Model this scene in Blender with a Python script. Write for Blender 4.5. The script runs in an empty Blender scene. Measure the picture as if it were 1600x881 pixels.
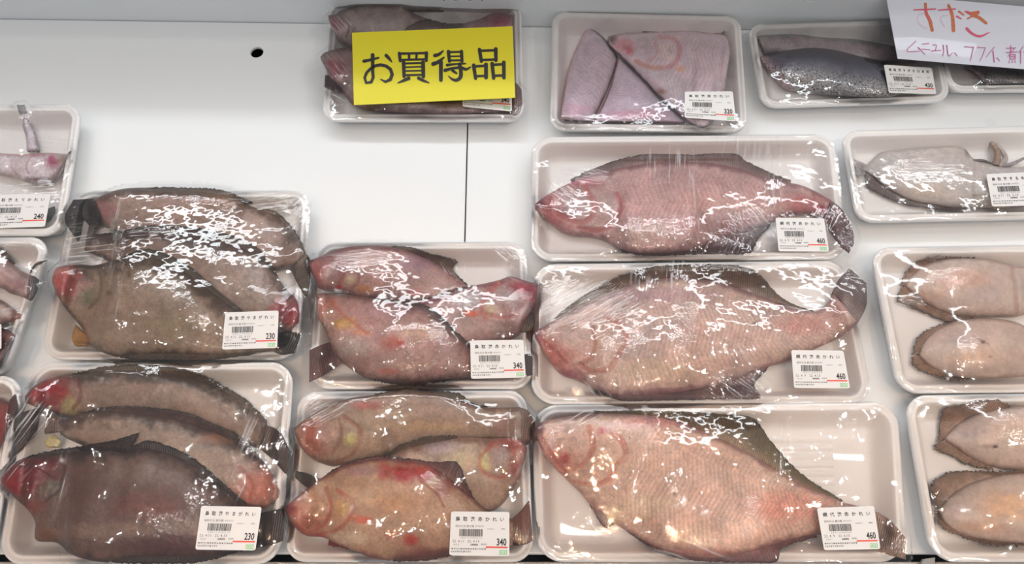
import bpy, math
import numpy as np
from mathutils import Vector

# ------------------------------------------------------------------ camera
SC = bpy.context.scene
COL = SC.collection
FPX, PITCH = 1200.0, math.radians(21.5)
CAM = np.array([0.0, -0.275, 0.728])
cd = bpy.data.cameras.new('camera'); cam = bpy.data.objects.new('camera', cd); COL.objects.link(cam)
cd.sensor_width = 36; cd.lens = 36 * FPX / 1600; cd.clip_start = 0.01
cam.location = CAM; cam.rotation_euler = (PITCH, 0, 0)
SC.camera = cam
# ------------------------------------------------------------------ world, lamps, exposure
w = bpy.data.worlds.new('room_light'); SC.world = w; w.use_nodes = True
w.node_tree.nodes['Background'].inputs[0].default_value = (0.95, 0.98, 1.0, 1)
w.node_tree.nodes['Background'].inputs[1].default_value = 0.41
SC.view_settings.view_transform = 'Standard'; SC.view_settings.look = 'None'
SC.view_settings.exposure = -0.12; SC.view_settings.gamma = 1; SC.view_settings.use_curve_mapping = False

def area(name, loc, size, power, color, aim=None, shape='RECTANGLE'):
    l = bpy.data.lights.new(name, 'AREA'); l.shape = shape
    l.size = size[0]; l.size_y = size[1]; l.energy = power; l.color = color
    o = bpy.data.objects.new(name, l); COL.objects.link(o); o.location = loc
    if aim: o.rotation_euler = (Vector(aim) - Vector(loc)).to_track_quat('-Z', 'Y').to_euler()
    return o
area('case_tube_light', (0, 0.62, 0.95), (2.2, 0.05), 5.2, (0.93, 0.97, 1.0), (0, 0.1, 0))
area('case_tube_light', (0.1, 0.66, 1.35), (2.2, 0.035), 5.0, (0.90, 0.96, 1.0), (0, 0.1, 0))
for k in range(6):
    area('warm_spot_lamp', (-1.0 + .4 * k, -0.55, 1.9), (0.035, 0.035), 0.18, (1.0, 0.66, 0.42), (-.85 + .34 * k, -0.2, 0), 'DISK').data.spread = math.radians(30)
area('ceiling_lamp', (1.46, -0.12, 2.0), (0.10, 0.14), 2.5, (1.0, 0.86, 0.70), (0.4, -.2, 0))
for i, (lx, ly) in enumerate([(-1.5, -.9), (-.5, -1.0), (.55, -.85), (1.6, -1.0), (-1.05, -.25), (.1, -.3), (1.05, -.2), (1.9, -.1), (-1.7, .35), (-.55, .5), (.6, .45), (1.5, .5)]):
    area('ceiling_lamp', (lx, ly, 2.15 + .1 * (i % 3)), (0.045, 0.045), 1.7, (1.0, 0.96, 0.91), (lx * .3, ly * .3, 0), 'DISK')

# ------------------------------------------------------------------ helpers
cs, sn = math.cos(PITCH), math.sin(PITCH)
def at(px, py, z):
    """photo pixel (1600x881) -> point on the horizontal plane at height z"""
    px = np.asarray(px, float); py = np.asarray(py, float); z = np.asarray(z, float)
    x = (px - 800) / FPX; yc = -(py - 440.5) / FPX
    dy = yc * cs + sn; dz = yc * sn - cs
    t = (z - CAM[2]) / dz
    return np.stack([CAM[0] + x * t, CAM[1] + dy * t, CAM[2] + dz * t], -1)
def at_plane(px, py, p0, n):
    px = np.asarray(px, float); py = np.asarray(py, float)
    x = (px - 800) / FPX; yc = -(py - 440.5) / FPX
    d = np.stack([x, yc * cs + sn, yc * sn - cs], -1)
    t = np.dot(p0 - CAM, n) / (d @ n)
    return CAM + d * t[..., None]

def lin(c):
    c = np.asarray(c, float) / 255.0
    return np.where(c < 0.04045, c / 12.92, ((c + 0.055) / 1.055) ** 2.4)
ILL = np.array([0.92, 0.87, 0.82])
def alb(c):
    return np.clip(lin(c) / ILL, 0, 0.95)

RNG = np.random.default_rng(7)
_lat = RNG.random((8, 64, 64))
def vnoise(x, y, s=0):
    g = _lat[s % 8]; x = x + s * 3.7; y = y + s * 1.9
    xi = np.floor(x).astype(int); yi = np.floor(y).astype(int)
    fx = x - xi; fy = y - yi; fx = fx * fx * (3 - 2 * fx); fy = fy * fy * (3 - 2 * fy)
    a = g[xi % 64, yi % 64]; b = g[(xi + 1) % 64, yi % 64]; c = g[xi % 64, (yi + 1) % 64]; d = g[(xi + 1) % 64, (yi + 1) % 64]
    return (a * (1 - fx) + b * fx) * (1 - fy) + (c * (1 - fx) + d * fx) * fy
def fbm(x, y, s=0, o=4):
    r = 0; a = 1; t = 0
    for k in range(o):
        r = r + a * (vnoise(x * 2 ** k, y * 2 ** k, s + k) * 2 - 1); t += a; a *= 0.55
    return r / t

def spline(pts, n):
    p = np.asarray(pts, float)
    if len(p) > 2:
        q = np.vstack([2 * p[0] - p[1], p, 2 * p[-1] - p[-2]]); out = []
        for i in range(1, len(q) - 2):
            # centripetal-like: limit tangents to the neighbouring chord lengths
            c = np.linalg.norm(q[i + 1] - q[i])
            def tan(a, b, d):
                t = (d - a) / 2; l = np.linalg.norm(t)
                return t * min(1, c / max(l, 1e-6))
            m0 = tan(q[i - 1], q[i], q[i + 1]); m1 = tan(q[i], q[i + 1], q[i + 2])
            t = np.linspace(0, 1, 14, endpoint=False)[:, None]
            out.append((2 * t**3 - 3 * t**2 + 1) * q[i] + (t**3 - 2 * t**2 + t) * m0 + (-2 * t**3 + 3 * t**2) * q[i + 1] + (t**3 - t**2) * m1)
        p = np.vstack(out + [p[-1:]])
    s = np.concatenate([[0], np.cumsum(np.linalg.norm(np.diff(p, axis=0), axis=1))])
    u = np.linspace(0, s[-1], n)
    return np.stack([np.interp(u, s, p[:, 0]), np.interp(u, s, p[:, 1])], -1)

def mesh(name, verts, faces, mat=None, parent=None, smooth=True, uv=None, attrs=None):
    m = bpy.data.meshes.new(name)
    m.from_pydata(np.asarray(verts, float).tolist(), [], [list(map(int, f)) for f in faces]) if not isinstance(faces, np.ndarray) else fast(m, verts, faces)
    if smooth: m.polygons.foreach_set('use_smooth', np.ones(len(m.polygons), bool))
    if uv is not None:
        li = np.empty(len(m.loops), np.int32); m.loops.foreach_get('vertex_index', li)
        l = m.uv_layers.new(name='UVMap'); l.data.foreach_set('uv', np.asarray(uv, np.float32)[li].ravel())
    for k, v in (attrs or {}).items():
        v = np.asarray(v, np.float32)
        a = m.attributes.new(k, 'FLOAT_COLOR', 'POINT')
        full = np.ones((len(m.vertices), 4), np.float32); full[:, :v.shape[1]] = v; a.data.foreach_set('color', full.ravel())
    if mat: m.materials.append(mat)
    m.update()
    o = bpy.data.objects.new(name, m); COL.objects.link(o)
    if parent: o.parent = parent
    return o
def fast(m, verts, quads):
    v = np.asarray(verts, np.float32); q = np.asarray(quads, np.int32)
    m.vertices.add(len(v)); m.vertices.foreach_set('co', v.ravel())
    m.loops.add(q.size); m.loops.foreach_set('vertex_index', q.ravel())
    m.polygons.add(len(q)); m.polygons.foreach_set('loop_start', np.arange(0, q.size, 4, dtype=np.int32))
    m.update(calc_edges=True); m.validate()
def gridfaces(nu, nv, off=0):
    i = np.arange(nu - 1)[:, None] * nv + np.arange(nv - 1)[None] + off
    return np.stack([i, i + nv, i + nv + 1, i + 1], -1).reshape(-1, 4)
def tag(o, label=None, cat=None, group=None, kind=None):
    if label: o['label'] = label
    if cat: o['category'] = cat
    if group: o['group'] = group
    if kind: o['kind'] = kind
    return o
def empty(name, loc):
    o = bpy.data.objects.new(name, None); COL.objects.link(o); o.location = loc; o.empty_display_size = 0.02
    return o
def adopt(parent, child):
    child.parent = parent; child.matrix_parent_inverse = __import__('mathutils').Matrix.Translation(-Vector(parent.location))

# ------------------------------------------------------------------ materials
def new_mat(name):
    m = bpy.data.materials.new(name); m.use_nodes = True
    return m, m.node_tree, m.node_tree.nodes['Principled BSDF']
def plain(name, c, rough=0.5, coat=0, metal=0, noise=0.0, scale=20, bump=0):
    m, nt, b = new_mat(name); N = nt.nodes; L = nt.links
    b.inputs['Base Color'].default_value = (*c, 1); b.inputs['Roughness'].default_value = rough
    b.inputs['Coat Weight'].default_value = coat; b.inputs['Metallic'].default_value = metal
    tc = N.new('ShaderNodeTexCoord'); nz = N.new('ShaderNodeTexNoise'); nz.inputs['Scale'].default_value = scale
    L.new(tc.outputs['Object'], nz.inputs['Vector'])
    if noise:
        r = N.new('ShaderNodeMixRGB'); r.blend_type = 'MULTIPLY'; r.inputs[0].default_value = noise
        r.inputs[1].default_value = (*c, 1); L.new(nz.outputs['Fac'], r.inputs[2]); L.new(r.outputs[0], b.inputs['Base Color'])
    if bump:
        bp = N.new('ShaderNodeBump'); bp.inputs['Distance'].default_value = bump; L.new(nz.outputs['Fac'], bp.inputs['Height']); L.new(bp.outputs[0], b.inputs['Normal'])
    return m
def mth(nt, op, a, b=None, c=None):
    n = nt.nodes.new('ShaderNodeMath'); n.operation = op
    for i, v in enumerate((a, b, c)):
        if v is None: continue
        if isinstance(v, (int, float)): n.inputs[i].default_value = v
        else: nt.links.new(v, n.inputs[i])
    return n.outputs[0]
def skin_material(name, rough=0.35, fin=False):
    m, nt, b = new_mat(name); N = nt.nodes; L = nt.links
    ac = N.new('ShaderNodeAttribute'); ac.attribute_name = 'Col'
    am = N.new('ShaderNodeAttribute'); am.attribute_name = 'Msk'
    sm = N.new('ShaderNodeSeparateColor'); L.new(am.outputs['Color'], sm.inputs[0])
    tc = N.new('ShaderNodeTexCoord'); su = N.new('ShaderNodeSeparateXYZ'); L.new(tc.outputs['UV'], su.inputs[0])
    U, V = su.outputs[0], su.outputs[1]
    n1 = N.new('ShaderNodeTexNoise'); n1.inputs['Scale'].default_value = 420; n1.inputs['Detail'].default_value = 3
    L.new(tc.outputs['Object'], n1.inputs['Vector'])
    if fin:
        ph = mth(nt, 'MULTIPLY', mth(nt, 'ADD', U, mth(nt, 'MULTIPLY', V, 0.004)), 2 * math.pi / 0.0024)
        wave = mth(nt, 'SINE', ph); amt = 0.2
        f = mth(nt, 'MULTIPLY_ADD', wave, amt, 0.93)
    else:
        zz = mth(nt, 'PINGPONG', mth(nt, 'MULTIPLY', V, 4.6), 1.0)
        ph = mth(nt, 'MULTIPLY', mth(nt, 'ADD', U, mth(nt, 'MULTIPLY', zz, 0.0085)), 2 * math.pi / 0.0048)
        wave = mth(nt, 'SINE', ph)
        f = mth(nt, 'MULTIPLY_ADD', mth(nt, 'MULTIPLY', wave, sm.outputs[0]), 0.08, 0.98)
    # fine grain
    n4 = N.new('ShaderNodeTexNoise'); n4.inputs['Scale'].default_value = 110; n4.inputs['Detail'].default_value = 4; n4.inputs['Roughness'].default_value = .7
    L.new(tc.outputs['Object'], n4.inputs['Vector'])
    g = mth(nt, 'MULTIPLY', mth(nt, 'ADD', mth(nt, 'MULTIPLY', mth(nt, 'MULTIPLY_ADD', n1.outputs['Fac'], 0.7, -0.35), mth(nt, 'MULTIPLY_ADD', sm.outputs[2], -0.75, 1.0)), 1.0), mth(nt, 'MULTIPLY_ADD', n4.outputs['Fac'], 0.6, 0.7))
    f = mth(nt, 'MULTIPLY', f, g)
    # scales (sea bass): G channel
    vo = N.new('ShaderNodeTexVoronoi'); vo.inputs['Scale'].default_value = 620; L.new(tc.outputs['Object'], vo.inputs['Vector'])
    sc_ = mth(nt, 'MULTIPLY', mth(nt, 'SUBTRACT', vo.outputs['Distance'], 0.35), sm.outputs[1])
    f = mth(nt, 'MULTIPLY', f, mth(nt, 'MULTIPLY_ADD', sc_, -1.6, 1.0))
    vm = N.new('ShaderNodeVectorMath'); vm.operation = 'SCALE'; L.new(ac.outputs['Color'], vm.inputs[0]); L.new(f, vm.inputs['Scale'])
    L.new(vm.outputs[0], b.inputs['Base Color'])
    b.inputs['Roughness'].default_value = rough
    b.inputs['Coat Weight'].default_value = 0.12; b.inputs['Coat Roughness'].default_value = 0.3
    h = mth(nt, 'MULTIPLY', wave, 0.25 if fin else mth(nt, 'MULTIPLY', sm.outputs[0], 0.2))
    h = mth(nt, 'ADD', h, mth(nt, 'MULTIPLY', n1.outputs['Fac'], 0.35))
    bp = N.new('ShaderNodeBump'); bp.inputs['Distance'].default_value = 0.0009; bp.inputs['Strength'].default_value = 0.7
    L.new(h, bp.inputs['Height']); L.new(bp.outputs[0], b.inputs['Normal']); 
    return m
def film_material():
    m = bpy.data.materials.new('stretch_film'); m.use_nodes = True; nt = m.node_tree; N = nt.nodes; L = nt.links; N.clear()
    out = N.new('ShaderNodeOutputMaterial')
    aw = N.new('ShaderNodeAttribute'); aw.attribute_name = 'Wr'; s = N.new('ShaderNodeSeparateColor'); L.new(aw.outputs['Color'], s.inputs[0])
    tc = N.new('ShaderNodeTexCoord')
    # attribute: R amplitude, G = coordinate across the pleats, B = along them
    cv = N.new('ShaderNodeCombineXYZ'); L.new(mth(nt, 'MULTIPLY', s.outputs[1], 400.0), cv.inputs[0]); L.new(mth(nt, 'MULTIPLY', s.outputs[2], 22.0), cv.inputs[1])
    n1 = N.new('ShaderNodeTexNoise'); n1.inputs['Scale'].default_value = 1.0; n1.inputs['Detail'].default_value = 2.0; L.new(cv.outputs[0], n1.inputs['Vector'])
    n2 = N.new('ShaderNodeTexNoise'); n2.inputs['Scale'].default_value = 55; n2.inputs['Detail'].default_value = 2; L.new(tc.outputs['Object'], n2.inputs['Vector'])
    n3 = N.new('ShaderNodeTexNoise'); n3.inputs['Scale'].default_value = 430; n3.inputs['Detail'].default_value = 1; L.new(tc.outputs['Object'], n3.inputs['Vector'])
    ac = N.new('ShaderNodeAttribute'); ac.attribute_name = 'Ct'; c = N.new('ShaderNodeSeparateColor'); L.new(ac.outputs['Color'], c.inputs[0])
    h = mth(nt, 'MULTIPLY', mth(nt, 'MULTIPLY', n1.outputs['Fac'], s.outputs[0]), 0.75)
    h = mth(nt, 'ADD', h, mth(nt, 'MULTIPLY', mth(nt, 'MULTIPLY', n2.outputs['Fac'], c.outputs[1]), 0.7))
    h = mth(nt, 'ADD', h, mth(nt, 'MULTIPLY', mth(nt, 'MULTIPLY', n3.outputs['Fac'], c.outputs[0]), 0.28))
    bp = N.new('ShaderNodeBump'); bp.inputs['Distance'].default_value = 0.0011; bp.inputs['Strength'].default_value = 1.0; L.new(h, bp.inputs['Height'])
    fr = N.new('ShaderNodeFresnel'); fr.inputs['IOR'].default_value = 1.6; L.new(bp.outputs[0], fr.inputs['Normal'])
    fac = mth(nt, 'MINIMUM', mth(nt, 'MULTIPLY', fr.outputs[0], 1.35), 1.0)
    gl = N.new('ShaderNodeBsdfGlossy'); gl.inputs['Roughness'].default_value = 0.06; L.new(bp.outputs[0], gl.inputs['Normal'])
    tr = N.new('ShaderNodeBsdfTransparent'); tr.inputs[0].default_value = (0.995, 0.995, 0.995, 1)
    df = N.new('ShaderNodeBsdfDiffuse'); df.inputs[0].default_value = (0.9, 0.9, 0.92, 1)
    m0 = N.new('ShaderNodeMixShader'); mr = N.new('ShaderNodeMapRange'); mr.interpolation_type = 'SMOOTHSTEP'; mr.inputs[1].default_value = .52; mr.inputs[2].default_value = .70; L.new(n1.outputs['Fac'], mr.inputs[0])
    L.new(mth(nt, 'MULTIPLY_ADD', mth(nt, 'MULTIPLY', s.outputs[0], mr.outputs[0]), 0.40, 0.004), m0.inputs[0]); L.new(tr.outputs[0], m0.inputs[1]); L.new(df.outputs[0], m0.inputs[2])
    mx = N.new('ShaderNodeMixShader'); L.new(fac, mx.inputs[0]); L.new(m0.outputs[0], mx.inputs[1]); L.new(gl.outputs[0], mx.inputs[2])
    L.new(mx.outputs[0], out.inputs[0])
    return m
SKIN = skin_material('fish_skin'); FIN = skin_material('fin_membrane', 0.4, True)
FILM = film_material()
FOAM = plain('white_foam', (0.92, 0.89, 0.875), 0.42, 0.15, noise=0.03, scale=600, bump=0.0002)
PAPER = plain('sticker_paper', (0.78, 0.75, 0.73), 0.55)
INK = plain('black_ink', (0.02, 0.018, 0.02), 0.5)
INKG = plain('grey_ink', (0.16, 0.15, 0.15), 0.5)
RED = plain('red_ink', (0.80, 0.09, 0.06), 0.5)
GREEN = plain('green_ink', (0.30, 0.62, 0.30), 0.5)
YELLOW = plain('yellow_card', (0.74, 0.64, 0.018), 0.45, 0.05)
SIGNW = plain('white_card', (0.72, 0.72, 0.80), 0.4, 0.2)
PANEL = plain('white_shelf_plastic', (0.82, 0.825, 0.83), 0.55, 0.0, noise=0.02, scale=8)
PANEL.node_tree.nodes['Principled BSDF'].inputs['Specular IOR Level'].default_value = 0.3
WALLM = plain('grey_back_panel', (0.80, 0.82, 0.84), 0.45, 0.1, noise=0.03, scale=8)
DARK = plain('dark_case_interior', (0.012, 0.012, 0.014), 0.6)
RAIL = plain('front_rail_metal', (0.55, 0.50, 0.47), 0.35, metal=0.3)
PEN_O = plain('orange_marker', (0.83, 0.23, 0.09), 0.5, noise=0.5, scale=300)
PEN_R = plain('crimson_marker', (0.72, 0.10, 0.18), 0.5)
PEN_F = plain('faint_pink_marker', (0.75, 0.55, 0.62), 0.5)
PEN_M = plain('magenta_pen', (0.55, 0.10, 0.30), 0.5)
ROE = plain('orange_roe', (0.50, 0.25, 0.09), 0.3, 0.5, noise=0.3, scale=300)
CLIPM = plain('grey_clip_plastic', (0.45, 0.44, 0.42), 0.2, 0.5)

# ------------------------------------------------------------------ the setting
back0 = at(0, 29, 0); back1 = at(860, 41, 0)
sl = (back1[1] - back0[1]) / (back1[0] - back0[0])
def back_y(x): return back0[1] + sl * (x - back0[0])
front_y = at(800, 866, 0)[1]
seam_x = at(728, 300, 0)[0]
XL, XR = -1.0, 1.15
def slab(name, quad, z0, z1, mat, bev=0.0015):
    v = [(x, y, z0) for x, y in quad] + [(x, y, z1) for x, y in quad]
    o = mesh(name, v, [(3, 2, 1, 0), (4, 5, 6, 7), (0, 1, 5, 4), (1, 2, 6, 5), (2, 3, 7, 6), (3, 0, 4, 7)], mat, smooth=False)
    if bev:
        b = o.modifiers.new('bevel', 'BEVEL'); b.width = bev; b.segments = 2
    return o
g = 0.0006
pl = slab('shelf_panel', [(XL, front_y), (seam_x - g, front_y), (seam_x - g, back_y(seam_x) - .001), (XL, back_y(XL) - .001)], -0.005, 0, PANEL)
tag(pl, 'left white plastic shelf panel with round black drain hole under the packs', 'shelf')
pr = slab('shelf_panel', [(seam_x + g, front_y), (XR, front_y), (XR, back_y(XR) - .001), (seam_x + g, back_y(seam_x) - .001)], -0.012, 0, PANEL)
tag(pr, 'right white plastic shelf panel, from the thin black seam to the squid packs', 'shelf')
hp = at(401, 81, 0)
cyl = mesh('hole_cutter', [(hp[0] + .0072 * math.cos(a), hp[1] + .0072 * math.sin(a), z) for z in (-.03, .03) for a in np.linspace(0, 2 * math.pi, 32, endpoint=False)],
           [list(range(31, -1, -1)), list(range(32, 64))] + [[i, (i + 1) % 32, 32 + (i + 1) % 32, 32 + i] for i in range(32)], None, smooth=False)
bo = pl.modifiers.new('hole', 'BOOLEAN'); bo.operation = 'DIFFERENCE'; bo.object = cyl; bo.solver = 'EXACT'
pl.modifiers.move(1, 0)
bpy.context.view_layer.update()
dg = bpy.context.evaluated_depsgraph_get()
nm = bpy.data.meshes.new_from_object(pl.evaluated_get(dg)); pl.modifiers.clear(); pl.data = nm
bpy.data.objects.remove(cyl)

# back panel with its cut-outs: four narrow slots and an oval hole
wy = lambda x: back_y(x)
def wall_pt(px, py):
    n = np.array([-sl, 1.0, 0]); return at_plane(np.array([px]), np.array([py]), np.array([0, back_y(0), 0]), n)[0]
wl = slab('wall_back', [(XL, wy(XL)), (XR, wy(XR)), (XR, wy(XR) + .012), (XL, wy(XL) + .012)], -0.02, 0.30, WALLM, 0)
tag(wl, kind='structure')
cutters = []
def cutbox(px0, px1, py0, py1):
    a = wall_pt(px0, py0); b = wall_pt(px1, py1); y = a[1]
    v = [(x, yy, z) for yy in (y - .02, y + .03) for x, z in ((a[0], a[2]), (b[0], a[2]), (b[0], b[2]), (a[0], b[2]))]
    cutters.append((v, [(0, 1, 2, 3), (7, 6, 5, 4), (0, 4, 5, 1), (1, 5, 6, 2), (2, 6, 7, 3), (3, 7, 4, 0)]))
for a, b in ((692, 695), (709, 714), (732, 737), (752, 755)): cutbox(a, b, -4, 3)
hole = wall_pt(1269, -3)
cutters.append(([(hole[0] + .007 * math.cos(t), hole[1] + dy, hole[2] + .0062 * math.sin(t)) for dy in (-.02, .03) for t in np.linspace(0, 2 * math.pi, 28, endpoint=False)],
                [list(range(28)), list(range(55, 27, -1))] + [[(i + 1) % 28, i, 28 + i, 28 + (i + 1) % 28] for i in range(28)]))
cbs = []
for v, f in cutters:
    c = mesh('cutter', v, f, None, smooth=False); cbs.append(c)
    bm_ = __import__('bmesh').new(); bm_.from_mesh(c.data); __import__('bmesh').ops.recalc_face_normals(bm_, faces=bm_.faces); bm_.to_mesh(c.data); bm_.free()
    m_ = wl.modifiers.new('cut', 'BOOLEAN'); m_.object = c; m_.solver = 'EXACT'
bpy.context.view_layer.update(); dg = bpy.context.evaluated_depsgraph_get()
nm = bpy.data.meshes.new_from_object(wl.evaluated_get(dg)); wl.modifiers.clear(); wl.data = nm
for c in cbs: bpy.data.objects.remove(c)
bk = slab('trim_1', [(XL, wy(XL) + .03), (XR, wy(XR) + .03), (XR, wy(XR) + .04), (XL, wy(XL) + .04)], -0.12, 0.30, DARK, 0); tag(bk, kind='structure')
fl = slab('floor', [(XL, front_y - .25), (XR, front_y - .25), (XR, .6), (XL, .6)], -0.14, -0.12, DARK, 0); tag(fl, kind='structure')
# dark slit where panel and back panel part, upper left
s0, s1 = at(138, 28, 0), at(238, 31, 0)
sg = slab('trim_2', [(s0[0], s0[1] - .0012), (s1[0], s1[1] - .0012), (s1[0], s1[1] + .0008), (s0[0], s0[1] + .0008)], 0.0002, 0.0009, DARK, 0); tag(sg, kind='structure')
fr_y = at(800, 877.5, 0)[1]
rl = slab('front_rail', [(XL, fr_y - .03), (XR, fr_y - .03), (XR, fr_y), (XL, fr_y)], -0.03, -0.002, RAIL)
tag(rl, 'beige front rail of the display case, below the dark gap at the bottom edge', 'rail')

# ------------------------------------------------------------------ trays
class Pack:
    pass
def bil(q, s, t):
    s = np.asarray(s)[..., None]; t = np.asarray(t)[..., None]
    return q[0] * (1 - s) * (1 - t) + q[1] * s * (1 - t) + q[2] * s * t + q[3] * (1 - s) * t
def rrect(W, H, d, r, n=8):
    r = max(r - d, .004); pts = []
    for cx, cy, a0 in ((W - d - r, H - d - r, 0), (d + r, H - d - r, 90), (d + r, d + r, 180), (W - d - r, d + r, 270)):
        for k in range(n + 1):
            a = math.radians(a0 + 90 * k / n); pts.append((cx + r * math.cos(a), cy + r * math.sin(a)))
    return np.array(pts)
def make_tray(quad, h, r, label, group=None, step=0.0025, ribs=0):
    P = Pack(); P.h = h
    q = at([p[0] for p in quad], [p[1] for p in quad], h)[:, :2]       # TL TR BR BL
    P.q = q; P.W = (np.linalg.norm(q[1] - q[0]) + np.linalg.norm(q[2] - q[3])) / 2; P.H = (np.linalg.norm(q[3] - q[0]) + np.linalg.norm(q[2] - q[1])) / 2
    c = q.mean(0); root = empty('fish_tray', (c[0], c[1], 0)); tag(root, label, 'tray', group); P.root = root; P.r = r
    prof = [(.014, .0008), (.0115, .002), (.0035, h - .006), (0, h - .0045), (0, h - .0015), (.0012, h), (.0028, h), (.0042, h - .0013), (.0056, h - .0013),
            (.0066, h - .0004), (.0078, h - .0012), (.010, h - .006), (.0145, .012), (.0175, .0065), (.022, .005)]
    V = []; n = None
    for d, z in prof:
        p = rrect(P.W, P.H, d, r); n = len(p)
        xy = bil(q, p[:, 0] / P.W, p[:, 1] / P.H); V.append(np.column_stack([xy, np.full(n, z)]))
    V = np.vstack(V); F = []
    for k in range(len(prof) - 1):
        for i in range(n):
            j = (i + 1) % n; F.append([k * n + i, k * n + j, (k + 1) * n + j, (k + 1) * n + i])
    F.append(list(range(n - 1, -1, -1)) if False else [i for i in range(n)]); F.append([(len(prof) - 1) * n + i for i in range(n)][::-1])
    # q is y-flipped (TL first), so keep faces consistent by recalculating
    o = mesh('tray_body', V, F, FOAM, None)
    bm = __import__('bmesh').new(); bm.from_mesh(o.data); __import__('bmesh').ops.recalc_face_normals(bm, faces=bm.faces); bm.to_mesh(o.data); bm.free()
    adopt(root, o)
    if ribs:
        Vr = []; Fr = []
        for k in range(ribs):
            t = 0.22 + 0.56 * k / (ribs - 1); k0 = len(Vr)
            for s in (0.17, 0.84):
                for dt, z in ((-.0035, .0048), (-.0012, .0062), (.0012, .0062), (.0035, .0048)):
                    xy = bil(q, np.array(s), np.array(t)) + np.array([0, dt]); Vr.append((xy[0], xy[1], z))
            Fr += [[k0 + i, k0 + i + 1, k0 + i + 5, k0 + i + 4] for i in range(3)]
        rb = mesh('tray_ribs', Vr, Fr, FOAM); adopt(root, rb)
    # film / height grid in tray coordinates
    P.m = 0.026; P.step = step
    P.ns = int((P.W + 2 * P.m) / step) + 2; P.nt = int((P.H + 2 * P.m) / step) + 2
    P.Hf = np.zeros((P.ns, P.nt)); P.labels = []
    return P
def to_st(P, xy):
    xy = np.asarray(xy)[..., :2]; s = np.full(xy.shape[:-1], .5); t = s.copy(); q = P.q
    for _ in range(6):
        f = bil(q, s, t) - xy
        ds = (q[1] - q[0]) * (1 - t)[..., None] + (q[2] - q[3]) * t[..., None]
        dt = (q[3] - q[0]) * (1 - s)[..., None] + (q[2] - q[1]) * s[..., None]
        det = ds[..., 0] * dt[..., 1] - ds[..., 1] * dt[..., 0]
        s = s - (f[..., 0] * dt[..., 1] - f[..., 1] * dt[..., 0]) / det
        t = t - (ds[..., 0] * f[..., 1] - ds[..., 1] * f[..., 0]) / det
    return s, t
def ij(P, xy):
    s, t = to_st(P, xy)
    return (s * P.W + P.m) / P.step, (t * P.H + P.m) / P.step
def sample(A, i, j):
    i = np.clip(i, 0, A.shape[0] - 1.001); j = np.clip(j, 0, A.shape[1] - 1.001)
    a = i.astype(int); b = j.astype(int); fi = i - a; fj = j - b
    return (A[a, b] * (1 - fi) + A[a + 1, b] * fi) * (1 - fj) + (A[a, b + 1] * (1 - fi) + A[a + 1, b + 1] * fi) * fj
def tray_lift(P, i, j, z0):
    """height of a soft thing lying at z0 that climbs over the tray wall and rim"""
    S = i * P.step - P.m; T = j * P.step - P.m
    qx = np.abs(S - P.W / 2) - (P.W / 2 - P.r); qy = np.abs(T - P.H / 2) - (P.H / 2 - P.r)
    d = -(np.hypot(np.maximum(qx, 0), np.maximum(qy, 0)) + np.minimum(np.maximum(qx, qy), 0) - P.r)
    k = np.clip(1 - (d - .0075) / .0155, 0, 1); k = k * k * (3 - 2 * k)
    return z0 + (P.h + .0012 - z0) * k
def blur(A, n):
    for _ in range(n):
        B = np.pad(A, 1, mode='edge'); A = (B[1:-1, 1:-1] * 2 + B[2:, 1:-1] + B[:-2, 1:-1] + B[1:-1, 2:] + B[1:-1, :-2]) / 6
    return A
def dil(A, n):
    for _ in range(n):
        B = np.pad(A, 1, mode='edge'); A = np.maximum.reduce([B[1:-1, 1:-1], B[2:, 1:-1], B[:-2, 1:-1], B[1:-1, 2:], B[1:-1, :-2]])
    return A
def deposit(P, V):
    i, j = ij(P, V); a = np.clip(np.round(i).astype(int), 0, P.ns - 1); b = np.clip(np.round(j).astype(int), 0, P.nt - 1)
    np.maximum.at(P.Hf, (a, b), V[:, 2])

# ------------------------------------------------------------------ patches (bodies and fins)
def seg_d(X, Y, pts):
    d = np.full(X.shape, 1e9)
    for (x0, y0), (x1, y1) in zip(pts[:-1], pts[1:]):
        dx, dy = x1 - x0, y1 - y0; t = np.clip(((X - x0) * dx + (Y - y0) * dy) / (dx * dx + dy * dy + 1e-9), 0, 1)
        d = np.minimum(d, np.hypot(X - x0 - t * dx, Y - y0 - t * dy))
    return d
def paint(X, Y, col, feats, K, seed):
    hgt = np.zeros(X.shape)
    n = fbm(X / 9, Y / 9, seed + 2, 3); n2p = fbm(X / 7 + 9, Y / 7, seed + 4, 3)
    for f in feats:
        if f[0] == 'b':
            _, x, y, rx, ry, c, a = f[:7]; x, y = K(x, y); rx /= K.s; ry /= K.s
            r = np.hypot((X - x) / rx, (Y - y) / ry) + n * .35
            m = np.clip(1.25 - r, 0, 1); m = m * m * (3 - 2 * m) * min(1, a * 1.2)
            if c is not None: col += (alb(c) * (1 + .30 * n2p)[..., None] - col) * m[..., None]
            if len(f) > 7: hgt += m * f[7] / 1000
        elif f[0] == 'l':
            _, pts, wd, c, a = f[:5]; p = spline([K(*q) for q in pts], 24); wd = wd / K.s
            d = seg_d(X, Y, p.tolist()); m = np.clip(1.25 - d / wd / 1.25 + n * .3, 0, 1); m = m * m * (3 - 2 * m)
            a = a * .8
            if c is not None: col += (alb(c) - col) * (m * a)[..., None]
            if len(f) > 5: hgt += m * f[5] / 1000
    return col, hgt
class Crop:
    def __init__(s, ox, oy, k): s.ox, s.oy, s.s = ox, oy, k
    def __call__(s, x, y): return (s.ox + x / s.s, s.oy + y / s.s)
    def pts(s, P): return [s(*p) for p in P]

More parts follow.
